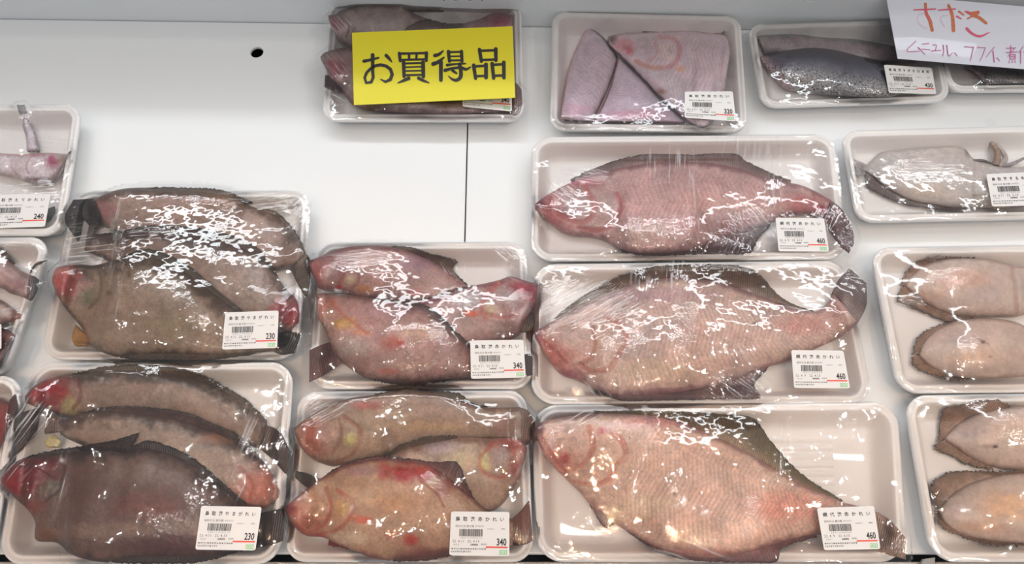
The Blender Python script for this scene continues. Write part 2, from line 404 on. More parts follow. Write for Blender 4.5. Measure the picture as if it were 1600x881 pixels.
def patch(name, P, T, B, z0, dome, base, edgeT=None, edgeB=None, ew=6, ewT=None, feats=(), K=None, mat=None, seed=0, res=1.6, fin=False, under=0.004, myo=0, scl=0, smo=0, blot=.10, grad=None, ugrad=None, rag=0, T_is_px=False, pw=2.4):
    if not T_is_px: T = K.pts(T); B = K.pts(B)
    LT = sum(math.dist(a, b) for a, b in zip(T[:-1], T[1:])); LB = sum(math.dist(a, b) for a, b in zip(B[:-1], B[1:]))
    nu = int(max(LT, LB) / res) + 6
    Tp = spline(T, nu); Bp = spline(B, nu); wpx = np.linalg.norm(Tp - Bp, axis=1)
    nv = int(min(max(wpx.max() / res, 5), 160)) + 2
    nv = max(nv, 7)
    v = np.linspace(0, 1, nv); v = v + 0.0
    if not fin: v = (1 - np.cos(np.pi * v)) / 2 * .5 + v * .5
    u = np.linspace(0, 1, nu)
    if rag:
        nrm = (Bp - Tp) / np.maximum(wpx, 1e-3)[:, None]
        Bp = Bp + nrm * (fbm(np.arange(nu) * .55, np.zeros(nu), seed + 1, 2) * rag)[:, None]
    G = Tp[:, None] * (1 - v[None, :, None]) + Bp[:, None] * v[None, :, None]
    X, Y = G[..., 0], G[..., 1]
    Hs = blur(dil(P.Hf, 2), 8) if P.Hf.max() > 0 else P.Hf
    drape = np.full(X.shape, float(z0))
    for _ in range(4):
        i, j = ij(P, at(X, Y, drape)); z0v = tray_lift(P, i, j, z0); hs_ = sample(Hs, i, j)
        drape = np.maximum(z0v, np.where(hs_ > .004, hs_ + .0012, 0))
    if not fin and drape.max() - drape.min() > .0015:      # a stiff body tilts instead of folding: upper hull across it
        for k_ in range(nu):
            r_ = drape[k_]; st = [0]
            for q_ in range(1, nv):
                while len(st) > 1 and (r_[st[-1]] - r_[st[-2]]) * (v[q_] - v[st[-2]]) <= (r_[q_] - r_[st[-2]]) * (v[st[-1]] - v[st[-2]]): st.pop()
                st.append(q_)
            drape[k_] = np.interp(v, v[st], r_[st])
        for _ in range(12):
            q_ = np.vstack([drape[:1], drape, drape[-1:]]); drape = np.maximum(drape, (q_[:-2] + q_[2:]) / 2)
        for _ in range(6):
            q_ = np.vstack([drape[:1], drape, drape[-1:]]); drape = (q_[:-2] + drape + q_[2:]) / 3
    wn = np.clip(wpx / max(wpx.max() * .75, 1), 0, 1) ** .65
    end = np.sqrt(np.clip(1 - (1 - np.clip(u * nu * res / 9, 0, 1)) ** 2, 0, 1)) * np.sqrt(np.clip(1 - .75 * (1 - np.clip((1 - u) * nu * res / 9, 0, 1)) ** 2, 0, 1))
    prof = np.clip(1 - np.abs(2 * v - 1) ** pw, 0, 1) ** .62
    D = dome * prof[None] * (wn * end)[:, None]
    # colour
    col = np.broadcast_to(alb(base), X.shape + (3,)).copy()
    if grad is not None:      # list of (v, colour) across the body
        gv = [g_[0] for g_ in grad]; gc = np.array([alb(g_[1]) for g_ in grad])
        for c in range(3): col[..., c] = np.interp(np.broadcast_to(v[None], X.shape) + fbm(X / 30, Y / 30, seed, 2) * .08, gv, gc[:, c])
    if ugrad is not None:     # (u, colour) along the length
        gc = np.array([alb(g_[1]) for g_ in ugrad]); uu = np.broadcast_to(u[:, None], X.shape) + fbm(X / 12, Y / 12, seed, 2) * .15
        for c in range(3): col[..., c] = np.interp(uu, [g_[0] for g_ in ugrad], gc[:, c])
    n1 = fbm(X / 42, Y / 42, seed, 4); n2 = fbm(X / 11, Y / 11, seed + 3, 3)
    col *= (1 + blot * 1.6 * n1 + blot * .9 * n2)[..., None]
    col *= (1 + (0 if fin else .10) * fbm(X / 3.1, Y / 3.1, seed + 6, 2))[..., None]
    col[..., 0] *= 1 + .06 * fbm(X / 25, Y / 25, seed + 5, 3)
    dT = v[None] * wpx[:, None]; dB = (1 - v[None]) * wpx[:, None]; nn = n2 * ew * .8
    if edgeT is not None:
        e_ = ewT or ew; m = np.clip(1.15 - (dT + nn * e_ / ew * .6) / e_, 0, 1); m = m * m * (3 - 2 * m); col += (alb(edgeT) - col) * (m * .93)[..., None]
    if edgeB is not None:
        m = np.clip(1.2 - (dB + nn) / ew, 0, 1); col += (alb(edgeB) - col) * (m * .85)[..., None]
    hg = 0
    if feats: col, hg = paint(X, Y, col, feats, K, seed)
    col = np.clip(col, .004, .95)
    if fin: D = D * 0 + .0012 * np.clip(np.minimum(v, 1 - v)[None] * 8, 0, 1) + .0007 * fbm(X / 14, Y / 14, seed, 2) * v[None]
    else: D = D + (hg + .0004 * n2) * np.clip(np.minimum(dT, dB) / 6, 0, 1)
    Z = drape + D
    W3 = at(X, Y, Z)
    Vt = W3.reshape(-1, 3)
    seglen = wpx.mean()
    Um = np.broadcast_to((u * max(LT, LB) / 1600)[:, None], X.shape)
    uv = np.stack([Um, np.broadcast_to(v[None], X.shape)], -1).reshape(-1, 2)
    # underside: three inner columns
    th = .0007 if fin else under
    kc = [nv // 4, nv // 2, 3 * nv // 4]
    Zb = np.maximum(.0056, drape[:, kc] - th)
    Vb = at(X[:, kc], Y[:, kc], drape[:, kc]); Vb[..., 2] = Zb; Vb = Vb.reshape(-1, 3)
    off = nu * nv
    F = [gridfaces(nu, nv)]
    a = np.arange(nu - 1)
    F.append(np.stack([a * nv, off + a * 3, off + (a + 1) * 3, (a + 1) * nv], -1))
    for c in range(2):
        F.append(np.stack([off + a * 3 + c, off + a * 3 + c + 1, off + (a + 1) * 3 + c + 1, off + (a + 1) * 3 + c], -1))
    F.append(np.stack([off + a * 3 + 2, a * nv + nv - 1, (a + 1) * nv + nv - 1, off + (a + 1) * 3 + 2], -1))
    # end caps as quad strips
    for row in (0, nu - 1):
        def bot(c):
            x = c / (nv - 1)
            return row * nv if x < .125 else off + row * 3 if x < .375 else off + row * 3 + 1 if x < .625 else off + row * 3 + 2 if x < .875 else row * nv + nv - 1
        q = [[row * nv + c, row * nv + c + 1, bot(c + 1), bot(c)] for c in range(nv - 1)]
        q = [f if row == 0 else f[::-1] for f in q]
        F.append(np.array([f for f in q if len(set(f)) == 4], int).reshape(-1, 4))
    F = np.vstack(F)
    V = np.vstack([Vt, Vb])
    ci = np.vstack([col.reshape(-1, 3), col[:, kc].reshape(-1, 3)])
    uvb = np.stack([Um[:, kc], np.broadcast_to(v[kc][None], (nu, 3))], -1).reshape(-1, 2)
    my = np.zeros(X.shape)
    if myo:
        my = myo * np.clip((u[:, None] - .24) / .1, 0, 1) * np.clip((1.0 - u[:, None]) / .15, 0, 1) * np.clip(np.minimum(v, 1 - v)[None] * 9 - .4, 0, 1) * (.75 + .5 * vnoise(X / 40, Y / 40, seed))
    sc = np.zeros(X.shape) + scl * np.clip(v[None] * 4 - 1.0, 0, 1) if scl else np.zeros(X.shape)
    mk = np.stack([my, sc, my * 0 + smo], -1); ms = np.vstack([mk.reshape(-1, 3), mk[:, kc].reshape(-1, 3) * 0])
    o = mesh(name, V, F, mat or (FIN if fin else SKIN), None, uv=np.vstack([uv, uvb]), attrs={'Col': ci, 'Msk': ms})
    P._pend.append(Vt)
    return o

def mixc(a, b, t): return tuple(a[i] + (b[i] - a[i]) * t for i in range(3))
def fish(P, K, label, group, T, B, z0=.009, dome=.011, base=(150, 120, 110), head=None, edge=(80, 60, 55), tail=None, tailc=(60, 48, 45), ftop=None, fbot=None, finc=(85, 68, 60), finc2=None,
         fins=(), feats=(), seed=0, myo=.06, name='flatfish', cat='fish', ew=9, blot=.20, grad=None, smo=0, tubes=(), scl=0, extra=(), rag=2.2, pw=2.4, eT=None, eB=None, ewT=None):
    P._pend = []
    T = K.pts(T); B = K.pts(B)
    n = 80
    Tp = spline(T, n); Bp = spline(B, n); u = np.linspace(0, 1, n); kids = []
    def shrink(A, C, ft):
        u0, u1, fr = ft
        wv = np.where((u > u0) & (u < u1), np.sin(np.pi * np.clip((u - u0) / (u1 - u0), 0, 1)) ** .55, 0) * fr
        return A + (C - A) * wv[:, None], wv
    Ti, wT = shrink(Tp, Bp, ftop) if ftop else (Tp, None)
    Bi, wB = shrink(Bp, Tp, fbot) if fbot else (Bp, None)
    c = at(*(Tp.mean(0) + Bp.mean(0)) / 2, 0)
    root = empty(name, (c[0], c[1], .0055)); tag(root, label, cat, group)
    kw = dict(z0=z0, K=K, seed=seed, T_is_px=True)
    fc2 = finc2 or finc
    if tail:
        kids.append(patch('tail_fin', P, K.pts(tail[0]), K.pts(tail[1]), dome=0, base=tailc, ugrad=[(0, mixc(base, tailc, .35)), (.45, mixc(base, tailc, .85)), (1, tailc)], fin=True, blot=.2, **kw))
    def finpatch(nm, I, O, c, rg=rag):
        kids.append(patch(nm, P, I, O, dome=0, base=c, grad=[(0, mixc(base, c, .45)), (.4, c), (1, mixc(c, (30, 20, 18), .25))], fin=True, blot=.26, rag=rg, edgeB=tuple(int(x * .6) for x in c), ew=2.2, **kw))
    if wT is not None:
        k = wT > 0; A = Ti[k] + (Bi[k] - Ti[k]) * .03; finpatch('dorsal_fin', A[::3].tolist() + [A[-1].tolist()], Tp[k][::3].tolist() + [Tp[k][-1].tolist()], finc)
    if wB is not None:
        k = wB > 0; A = Bi[k] + (Ti[k] - Bi[k]) * .03; finpatch('anal_fin', A[::3].tolist() + [A[-1].tolist()], Bp[k][::3].tolist() + [Bp[k][-1].tolist()], fc2)
    for nm, I, O, c in fins:
        finpatch(nm, K.pts(I), K.pts(O), c)
    eT = eT or edge; eB = eB or edge
    body = patch('body', P, Ti.tolist(), Bi.tolist(), dome=dome, base=base, edgeT=eT, edgeB=eB, smo=smo, ew=ew, ewT=ewT, feats=list(feats), myo=myo, blot=blot, grad=grad, scl=scl, pw=pw, **kw)
    kids.append(body)
    for nm, Tt, Bt, c, up in extra:
        kids.append(patch(nm, P, K.pts(Tt), K.pts(Bt), dome=.002, base=c, edgeT=tuple(int(x * .8) for x in c), ew=2, z0=z0 + up, K=K, seed=seed + 1, T_is_px=True, blot=.15))
    for nm, pts, r0, r1, c in tubes:
        kids.append(tube(nm, P, K.pts(pts), r0, r1, c, z0))
    for V in P._pend: deposit(P, V)
    for k in kids: adopt(root, k)
    return root
def tube(nm, P, pts, r0, r1, c, z0):
    n = 26; p = spline(pts, n); rr = np.interp(np.linspace(0, 1, n), [0, 1], [r0, r1]); zz = z0 + .004
    C = at(p[:, 0], p[:, 1], zz); C[:, 2] += .001 * np.sin(np.linspace(0, 5, n)); tn = np.gradient(C, axis=0); tn /= np.linalg.norm(tn, axis=1)[:, None]
    sd = np.cross(tn, [0, 0, 1]); sd /= np.linalg.norm(sd, axis=1)[:, None]; up = np.cross(sd, tn); V = []
    for k in range(n):
        for a in range(8):
            t = a * math.pi / 4; V.append(C[k] + rr[k] * (math.cos(t) * sd[k] + math.sin(t) * .8 * up[k]))
    V = np.array(V); F = np.array([[k * 8 + a, k * 8 + (a + 1) % 8, (k + 1) * 8 + (a + 1) % 8, (k + 1) * 8 + a] for k in range(n - 1) for a in range(8)])
    cc = np.broadcast_to(alb(c), (len(V), 3)) * (1 + .3 * fbm(np.arange(len(V)) / 20., np.zeros(len(V)), 3, 2))[:, None]
    o = mesh(nm, V, F, SKIN, None, uv=np.zeros((len(V), 2)), attrs={'Col': cc, 'Msk': np.zeros((len(V), 3))})
    P._pend.append(V); return o

# ------------------------------------------------------------------ text and labels
def glyphs(s, bold=0.0):
    c = bpy.data.curves.new('print', 'FONT'); c.body = s; c.resolution_u = 2; c.offset = bold
    o = bpy.data.objects.new('print', c); COL.objects.link(o); bpy.context.view_layer.update()
    m = bpy.data.meshes.new_from_object(o.evaluated_get(bpy.context.evaluated_depsgraph_get()))
    V = np.array([v.co[:2] for v in m.vertices]).reshape(-1, 2); F = [list(p.vertices) for p in m.polygons]
    bpy.data.objects.remove(o); bpy.data.meshes.remove(m); bpy.data.curves.remove(c)
    return V, F
_gc = {}
class Print:
    """flat print gathered in label coordinates (x right, y down, 0..1)"""
    def __init__(s): s.V = []; s.F = []
    def add(s, V, F):
        k = len(s.V); s.V += [tuple(v) for v in V]; s.F += [[k + i for i in f] for f in F]
    def text(s, t, x, y, w, h, bold=0, gap=None):
        """fit text t into box, per glyph when gap given"""
        if gap is not None:
            cw = w / len(t)
            for i, ch in enumerate(t): s.text(ch, x + i * cw, y, cw * gap, h, bold)
            return
        key = (t, bold)
        if key not in _gc: _gc[key] = glyphs(t, bold)
        V, F = _gc[key]
        if len(V) == 0: return
        if len(t) == 1: lo, hi = np.array([0, -.08]), np.array([1.0, .88])
        else: lo, hi = V.min(0), V.max(0)
        Q = (V - lo) / (hi - lo); s.add(np.column_stack([x + Q[:, 0] * w, y + h - Q[:, 1] * h]), F)
    def rect(s, x, y, w, h): s.add([(x, y), (x, y + h), (x + w, y + h), (x + w, y)], [[0, 1, 2, 3]])
    def build(s, name, q3, lift, mat):
        V = np.array(s.V); q = q3; S = V[:, :1]; T_ = V[:, 1:]
        W = q[0] * (1 - S) * (1 - T_) + q[1] * S * (1 - T_) + q[2] * S * T_ + q[3] * (1 - S) * T_; W[:, 2] += lift
        return mesh(name, W, s.F, mat, smooth=False)
BARS = None
def make_label(P, quad, title, price, date='22. 4.11', mark=True, date2='22. 4.13'):
    px = np.array(quad, float)
    # plane fitted over the film below the sticker
    st = np.linspace(0.0, 1, 9); S, Tt = np.meshgrid(st, st)
    z = P.h + .004
    for it in range(3):
        q2 = bil(px, S, Tt); w = at(q2[..., 0], q2[..., 1], z); i, j = ij(P, w); zs = sample(P.Zf, i, j)
        A = np.column_stack([S.ravel(), Tt.ravel(), np.ones(S.size)]); co, *_ = np.linalg.lstsq(A, zs.ravel(), rcond=None)
        res = (zs.ravel() - A @ co).max(); co[2] += max(res, 0) + .0006; z = (A @ co).reshape(S.shape)
    zc = [co[2], co[0] + co[2], co[0] + co[1] + co[2], co[1] + co[2]]
    q3 = np.array([at(px[k, 0], px[k, 1], zc[k]) for k in range(4)])
    c = q3.mean(0)
    lb = empty('price_label', tuple(c)); adopt(P.root, lb); 
    n = np.cross(q3[1] - q3[0], q3[3] - q3[0]); n /= np.linalg.norm(n); n = n if n[2] > 0 else -n
    # rounded sticker sheet
    rp = rrect(1, 1, 0, .045, 4); V = bil(q3, rp[:, 0], rp[:, 1]); m_ = len(V)
    VV = np.vstack([V, V - n * .0003]); F = [list(range(m_)), list(range(2 * m_ - 1, m_ - 1, -1))] + [[i, m_ + i, m_ + (i + 1) % m_, (i + 1) % m_] for i in range(m_)]
    sh = mesh('sticker', VV, F, PAPER, smooth=False)
    # the sticker itself carries the prints: keep label two levels deep
    bpy.data.objects.remove(lb); sh.name = 'price_label'; adopt(P.root, sh)
    p = Print()
    p.text(title, .08, .115, .88, .105, .012, gap=.62)
    g_ = Print(); g_.text('保存方法 要冷蔵', .08, .305, .32, .055); g_.text('(4℃以下)', .42, .31, .14, .05)
    g_.text('(100g当り)', .62, .375, .13, .035); g_.text('(税抜)', .86, .37, .07, .04)
    r = np.random.default_rng(5); x = .155
    while x < .545:
        w_ = r.choice([.005, .008, .012]); p.rect(x, .40, w_, .165); x += w_ + r.choice([.005, .008])
    g_.text('2 8 0 1 1 7 0 0 2 3 0', .17, .585, .36, .03)
    g_.text(date, .04, .645, .19, .06); g_.text(date2, .29, .645, .20, .06)
    g_.text('加工日', .06, .735, .09, .035); p.text('消費期限', .34, .73, .13, .045, .01); g_.text('税抜価格', .52, .72, .09, .04)
    for row, y in enumerate((.83, .895)):
        x = .03
        while x < (.6 if row == 0 else .36):
            w_ = r.uniform(.012, .035); (p if r.random() < .6 else g_).rect(x, y + r.uniform(0, .006), w_, .012); (p if r.random() < .5 else g_).rect(x + .004, y + .02, w_ * .7, .012); x += w_ + r.uniform(.008, .014)
    p.text(price, .785, .60, .165, .165, .022)
    a = p.build('label_print', q3, .0002, INK); b = g_.build('fine_print', q3, .0002, INKG)
    rs = Print(); rs.rect(.60, .785, .37, .035); c_ = rs.build('red_strip', q3, .00015, RED)
    kids = [a, b, c_]
    if mark:
        gm = Print()
        for x, y, w_, h_ in ((.83, .865, .13, .02), (.83, .945, .13, .02), (.83, .865, .015, .1), (.945, .865, .015, .1), (.855, .895, .03, .04), (.90, .895, .03, .04)): gm.rect(x, y, w_, h_)
        kids.append(gm.build('recycling_mark', q3, .00015, GREEN))
    for k in kids: k.parent = sh
    return sh

# ------------------------------------------------------------------ stretch film
def wrap(P, zones=(), K=None, wavy=1.0, spark=1.0):
    ns, nt = P.ns, P.nt; h = P.h
    si = (np.arange(ns) * P.step - P.m); ti = (np.arange(nt) * P.step - P.m)
    S, T = np.meshgrid(si, ti, indexing='ij')
    qx = np.abs(S - P.W / 2) - (P.W / 2 - P.r); qy = np.abs(T - P.H / 2) - (P.H / 2 - P.r)
    sd = np.hypot(np.maximum(qx, 0), np.maximum(qy, 0)) + np.minimum(np.maximum(qx, qy), 0) - P.r
    F = dil(P.Hf, 1)
    fishm = blur(dil(P.Hf, 2), 1) > .004
    obs = np.where(F > .004, F + .0016, -1.0)
    rim = np.where((sd > -.006) & (sd < .0008), h + .0006, -1.0)
    obs = np.maximum(obs, rim)
    keep = (sd < .0012) | fishm
    B = np.pad(keep, 1); inner = B[1:-1, 1:-1] & B[2:, 1:-1] & B[:-2, 1:-1] & B[1:-1, 2:] & B[1:-1, :-2]
    edge = keep & ~inner
    Z = np.where(keep, np.maximum(obs, h + .012), h - .008)
    ez = np.where(sd > -.002, h - .0015, h); ez = np.maximum(ez, np.where(obs > 0, obs, 0))
    Z = np.where(edge, ez, Z)
    par = np.add.outer(np.arange(ns), np.arange(nt)) % 2
    for k in range(240):                      # membrane over obstacles, red-black relaxation
        C = np.pad(Z, 1, mode='edge'); A = (C[2:, 1:-1] + C[:-2, 1:-1] + C[1:-1, 2:] + C[1:-1, :-2]) / 4
        Z = np.where(inner & (par == k % 2), np.maximum(obs, Z + 1.8 * (A - Z)), Z)
    Z = np.where(inner, np.maximum(Z, obs), Z)
    contact = (Z - obs < .0005) & (F > .004)
    Zs = blur(Z, 2); Z = np.where(inner, np.maximum(Zs, obs), Z)
    Z = Z + np.where(inner & ~contact, .0006 * fbm(S * 40, T * 40, 3, 2), 0)
    P.Zf = Z
    XY = bil(P.q, S / P.W, T / P.H)
    # pleat field
    V = np.dstack([XY, Z]).reshape(-1, 3)
    rel = V - CAM; xc = rel[:, 0]; yc = rel[:, 1] * cs + rel[:, 2] * sn; zc = -rel[:, 1] * sn + rel[:, 2] * cs
    PX = 800 + FPX * xc / -zc; PY = 440.5 - FPX * yc / -zc
    amp = np.zeros(len(V)); ac = np.zeros(len(V)); al = np.zeros(len(V))
    X3 = V[:, 0]; Y3 = V[:, 1]
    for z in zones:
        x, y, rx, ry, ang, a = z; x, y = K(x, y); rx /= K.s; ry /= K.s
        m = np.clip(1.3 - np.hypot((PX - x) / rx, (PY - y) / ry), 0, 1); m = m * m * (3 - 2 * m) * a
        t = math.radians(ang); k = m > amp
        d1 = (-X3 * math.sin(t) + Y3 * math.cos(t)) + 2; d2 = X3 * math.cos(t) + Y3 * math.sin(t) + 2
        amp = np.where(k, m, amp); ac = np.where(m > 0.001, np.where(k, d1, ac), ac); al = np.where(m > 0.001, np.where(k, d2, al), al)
    ct = blur(contact.astype(float), 2).reshape(-1)
    ct = ct * np.clip(.35 + 1.1 * fbm(X3 * 25, Y3 * 25, 2, 2), 0, 1)
    ct = ct * spark
    Fq = gridfaces(ns, nt); kk = keep.reshape(-1); Fq = Fq[kk[Fq].all(1)]
    used = np.unique(Fq); mp = np.full(ns * nt, -1); mp[used] = np.arange(len(used)); Fq = mp[Fq][:, ::-1]
    # PY grows downwards: orient upwards
    o = mesh('plastic_wrap', V[used], np.ascontiguousarray(Fq), FILM, None, attrs={'Wr': np.column_stack([amp, ac, al])[used], 'Ct': np.column_stack([ct, ct * 0 + wavy, ct])[used]})
    if o.data.polygons[0].normal.z < 0 and np.mean([p.normal.z for p in o.data.polygons[::50]]) < 0: o.data.flip_normals()
    adopt(P.root, o)
    return o
#@@DATA
KA = Crop(60, 280, 3.0386); KB = Crop(0, 555, 2.702); KC = Crop(440, 360, 3.388); KD = Crop(430, 590, 3.028)
K1 = Crop(810, 200, 2.963); K2 = Crop(810, 400, 2.807); K3 = Crop(810, 620, 2.581); KF = Crop(480, 0, 4.195)
KG = Crop(840, 0, 4.194); KH = Crop(1150, 0, 3.556); KJ = Crop(1300, 180, 4.893); KK = Crop(1340, 370, 3.523)
KL = Crop(1380, 600, 3.136); KM = Crop(0, 150, 3.829); KN = Crop(0, 360, 3.67); KO = Crop(0, 560, 2.75)
YK, AK = 'brown flatfish in the two 230 packs', 'pinkish flounders in the 340 packs'
TY, TA, TE = '鳥取港やまがれい', '鳥取港赤かれい', '網代港赤かれい'
GT = 'packed fish trays on the shelf'

# --- A: upper 230 pack
A = make_tray([(116, 297), (487, 297), (464, 561), (62, 561)], .028, .020, 'upper white foam pack of three brown flatfish priced 230, tail crossing its top left corner', GT)
fish(A, KA, 'uppermost brown flatfish of the upper 230 pack, behind the two others', YK,
     [(240, 135), (285, 85), (400, 45), (600, 38), (800, 42), (900, 58), (1000, 102), (1130, 158), (1205, 225), (1250, 300), (1272, 350)],
     [(240, 180), (400, 270), (600, 300), (800, 330), (1000, 380), (1110, 430), (1200, 420)],
     base=(172, 142, 128), edge=(84, 60, 44), tail=([(1205, 325), (1282, 365), (1292, 450), (1278, 556)], [(1195, 420), (1222, 480), (1250, 530), (1270, 558)]), tailc=(80, 66, 52),
     ftop=(.25, .97, .07), ewT=16, finc=(112, 86, 66), feats=[('b', 300, 150, 90, 70, (182, 120, 118), .6), ('b', 1200, 260, 60, 90, (95, 80, 72), .8), ('b', 900, 100, 160, 40, (150, 100, 66), .5)], seed=1)
fish(A, KA, 'middle brown flatfish of the upper 230 pack, pink head right, black tail left', YK,
     [(1240, 640), (1228, 575), (1175, 520), (1112, 420), (1050, 335), (940, 275), (800, 238), (650, 218), (500, 222), (370, 250), (250, 262)],
     [(1236, 680), (1180, 725), (1060, 700), (900, 640), (700, 560), (500, 480), (350, 400), (215, 335)], z0=.011,
     base=(142, 114, 98), edge=(72, 52, 46), tail=([(265, 255), (290, 185), (262, 92)], [(225, 345), (125, 195), (165, 97)]), tailc=(44, 34, 34),
     ftop=(.16, .97, .13), ewT=26, finc=(92, 72, 60), feats=[('b', 1010, 490, 190, 120, (178, 156, 144), .75), ('b', 1170, 640, 90, 90, (165, 72, 76), .95, 1.2), ('b', 1225, 640, 40, 60, (150, 40, 50), .8), ('b', 900, 400, 150, 70, (160, 134, 122), .5)], seed=2)
fish(A, KA, 'front brown flatfish of the upper 230 pack, red head left', YK,
     [(65, 465), (88, 420), (170, 402), (262, 408), (335, 390), (400, 366), (480, 335), (560, 338), (690, 395), (800, 485), (900, 570), (965, 622), (1050, 670), (1150, 712)],
     [(65, 490), (100, 570), (150, 640), (210, 712), (245, 780), (300, 820), (400, 850), (600, 860), (800, 858), (950, 842), (1120, 812)], z0=.013, dome=.013,
     base=(152, 126, 106), edge=(70, 50, 38), tail=([(1120, 712), (1190, 724), (1248, 728)], [(1100, 808), (1150, 832), (1218, 826)]), tailc=(26, 22, 22),
     ftop=(.27, .95, .07), ewT=30, fbot=(.4, .93, .07), finc=(86, 68, 52),
     feats=[('b', 130, 490, 105, 95, (176, 84, 78), .95, .8), ('b', 110, 430, 70, 30, (190, 120, 110), .6), ('b', 235, 560, 60, 50, (120, 112, 84), .8, .9), ('l', [(290, 430), (300, 500), (285, 570), (240, 610)], 9, (95, 72, 60), .7, -.8),
            ('b', 560, 520, 170, 90, (152, 130, 112), .5), ('b', 430, 450, 12, 22, (90, 60, 40), .6), ('b', 335, 540, 16, 16, (85, 58, 40), .6), ('b', 330, 740, 160, 50, (165, 142, 122), .6), ('b', 1050, 740, 100, 60, (40, 32, 30), .8),
            ('l', [(160, 640), (210, 700), (235, 760)], 9, (130, 90, 60), .6, .5), ('b', 640, 700, 200, 70, (138, 118, 84), .5)],
     extra=[('roe_sac', [(175, 690), (158, 750), (172, 790)], [(228, 735), (244, 760), (232, 787)], (176, 126, 66), 0)], seed=3)
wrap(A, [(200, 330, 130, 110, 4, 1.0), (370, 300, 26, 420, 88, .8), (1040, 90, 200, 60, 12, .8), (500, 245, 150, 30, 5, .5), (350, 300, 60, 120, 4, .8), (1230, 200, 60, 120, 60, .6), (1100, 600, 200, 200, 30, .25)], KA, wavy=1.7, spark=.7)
make_label(A, [(352, 488), (435.5, 485), (433, 543.5), (347, 546)], TY, '230')

# --- B: lower 230 pack
B = make_tray([(50, 566), (459, 565), (437, 882), (-6, 882)], .028, .022, 'lower white foam pack of three dark flatfish priced 230, at the bottom left', GT)
fish(B, KB, 'rear olive brown flatfish of the lower 230 pack with small red head at upper left', YK,
     [(105, 172), (150, 125), (240, 90), (330, 72), (450, 45), (600, 40), (750, 55), (850, 80), (950, 130), (1040, 188), (1100, 245), (1128, 275)],
     [(105, 200), (150, 218), (230, 248), (290, 262), (400, 265), (600, 275), (800, 290), (950, 330), (1040, 372), (1095, 400)],
     base=(150, 124, 108), edge=(66, 48, 34), tail=([(1110, 290), (1180, 320), (1222, 400)], [(1090, 390), (1150, 440), (1212, 510)]), tailc=(74, 56, 48),
     ftop=(.2, .97, .13), ewT=26, finc=(92, 70, 45), feats=[('b', 210, 165, 110, 90, (156, 34, 40), .9, .8), ('b', 295, 215, 45, 45, (176, 160, 110), .9), ('l', [(320, 100), (340, 170), (310, 225)], 10, (120, 40, 40), .7, -.6), ('b', 220, 180, 40, 35, (130, 70, 66), .6, .6),
            ('b', 600, 180, 300, 60, (160, 138, 126), .6), ('b', 1100, 330, 50, 70, (110, 80, 62), .7)], seed=4)
fish(B, KB, 'middle flatfish of the lower 230 pack, pink head at right and dark tail at left', YK,
     [(1178, 565), (1142, 490), (1090, 420), (1000, 340), (900, 290), (780, 240), (650, 222), (520, 215), (400, 226), (305, 260), (245, 280)],
     [(1175, 600), (1120, 645), (1000, 645), (800, 560), (600, 470), (400, 400), (300, 360), (255, 335)], z0=.011,
     base=(158, 134, 118), edge=(72, 52, 46), tail=([(270, 272), (180, 223), (92, 240)], [(262, 322), (150, 345), (58, 428)]), tailc=(72, 50, 44),
     ftop=(.12, .9, .12), ewT=24, finc=(88, 66, 60), feats=[('b', 1080, 560, 130, 110, (196, 120, 100), .8, .6), ('b', 900, 480, 200, 70, (176, 150, 134), .6), ('b', 900, 350, 90, 30, (178, 122, 92), .5), ('l', [(1010, 470), (1060, 540), (1050, 610)], 9, (170, 80, 70), .6, -.6)],
     extra=[('roe_sac', [(200, 345), (190, 370), (200, 388)], [(230, 335), (258, 362), (250, 388)], (205, 188, 130), .002)], seed=5)
fish(B, KB, 'front dark flatfish of the lower 230 pack with crimson head at left', YK,
     [(5, 520), (50, 460), (130, 423), (260, 395), (380, 380), (480, 375), (550, 385), (620, 360), (700, 380), (800, 423), (900, 503), (1000, 592), (1060, 640), (1110, 668)],
     [(5, 540), (60, 600), (120, 655), (148, 705), (152, 780), (240, 792), (300, 840), (400, 870), (600, 880), (800, 878), (900, 862), (1000, 832), (1085, 808)], z0=.013, dome=.014,
     base=(112, 82, 72), edge=(54, 36, 34), tail=([(1075, 670), (1150, 655), (1202, 643)], [(1070, 810), (1130, 808), (1196, 782)]), tailc=(56, 40, 38),
     ftop=(.1, .97, .06), ewT=22, fbot=(.5, .95, .07), finc=(48, 32, 30),
     fins=[('dorsal_fin', [(360, 385), (440, 385), (545, 392)], [(380, 375), (480, 358), (586, 326)], (50, 32, 32))],
     feats=[('b', 130, 500, 150, 95, (118, 34, 40), .85, .6), ('b', 60, 550, 90, 70, (140, 28, 32), .8), ('b', 215, 560, 55, 50, (120, 112, 98), .7, 1.0), ('b', 140, 640, 60, 40, (128, 62, 52), .8), ('b', 200, 760, 70, 40, (110, 70, 48), .8),
            ('b', 600, 480, 240, 70, (128, 104, 92), .7), ('b', 620, 640, 180, 70, (122, 68, 60), .7), ('b', 450, 740, 240, 40, (140, 112, 98), .7), ('l', [(265, 420), (270, 500), (245, 570), (190, 610)], 8, (70, 30, 32), .8, -.9), ('b', 700, 800, 260, 60, (96, 60, 62), .7),
            ('l', [(60, 470), (150, 470), (240, 520)], 5, (90, 26, 34), .6, -.5)], blot=.14, seed=6, ew=9)
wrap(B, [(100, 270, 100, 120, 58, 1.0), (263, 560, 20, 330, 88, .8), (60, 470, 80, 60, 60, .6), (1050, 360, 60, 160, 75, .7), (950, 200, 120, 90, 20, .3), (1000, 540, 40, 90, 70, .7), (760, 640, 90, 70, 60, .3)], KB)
make_label(B, [(314.6, 790), (409, 792), (399, 860), (305, 858.5)], TY, '230')

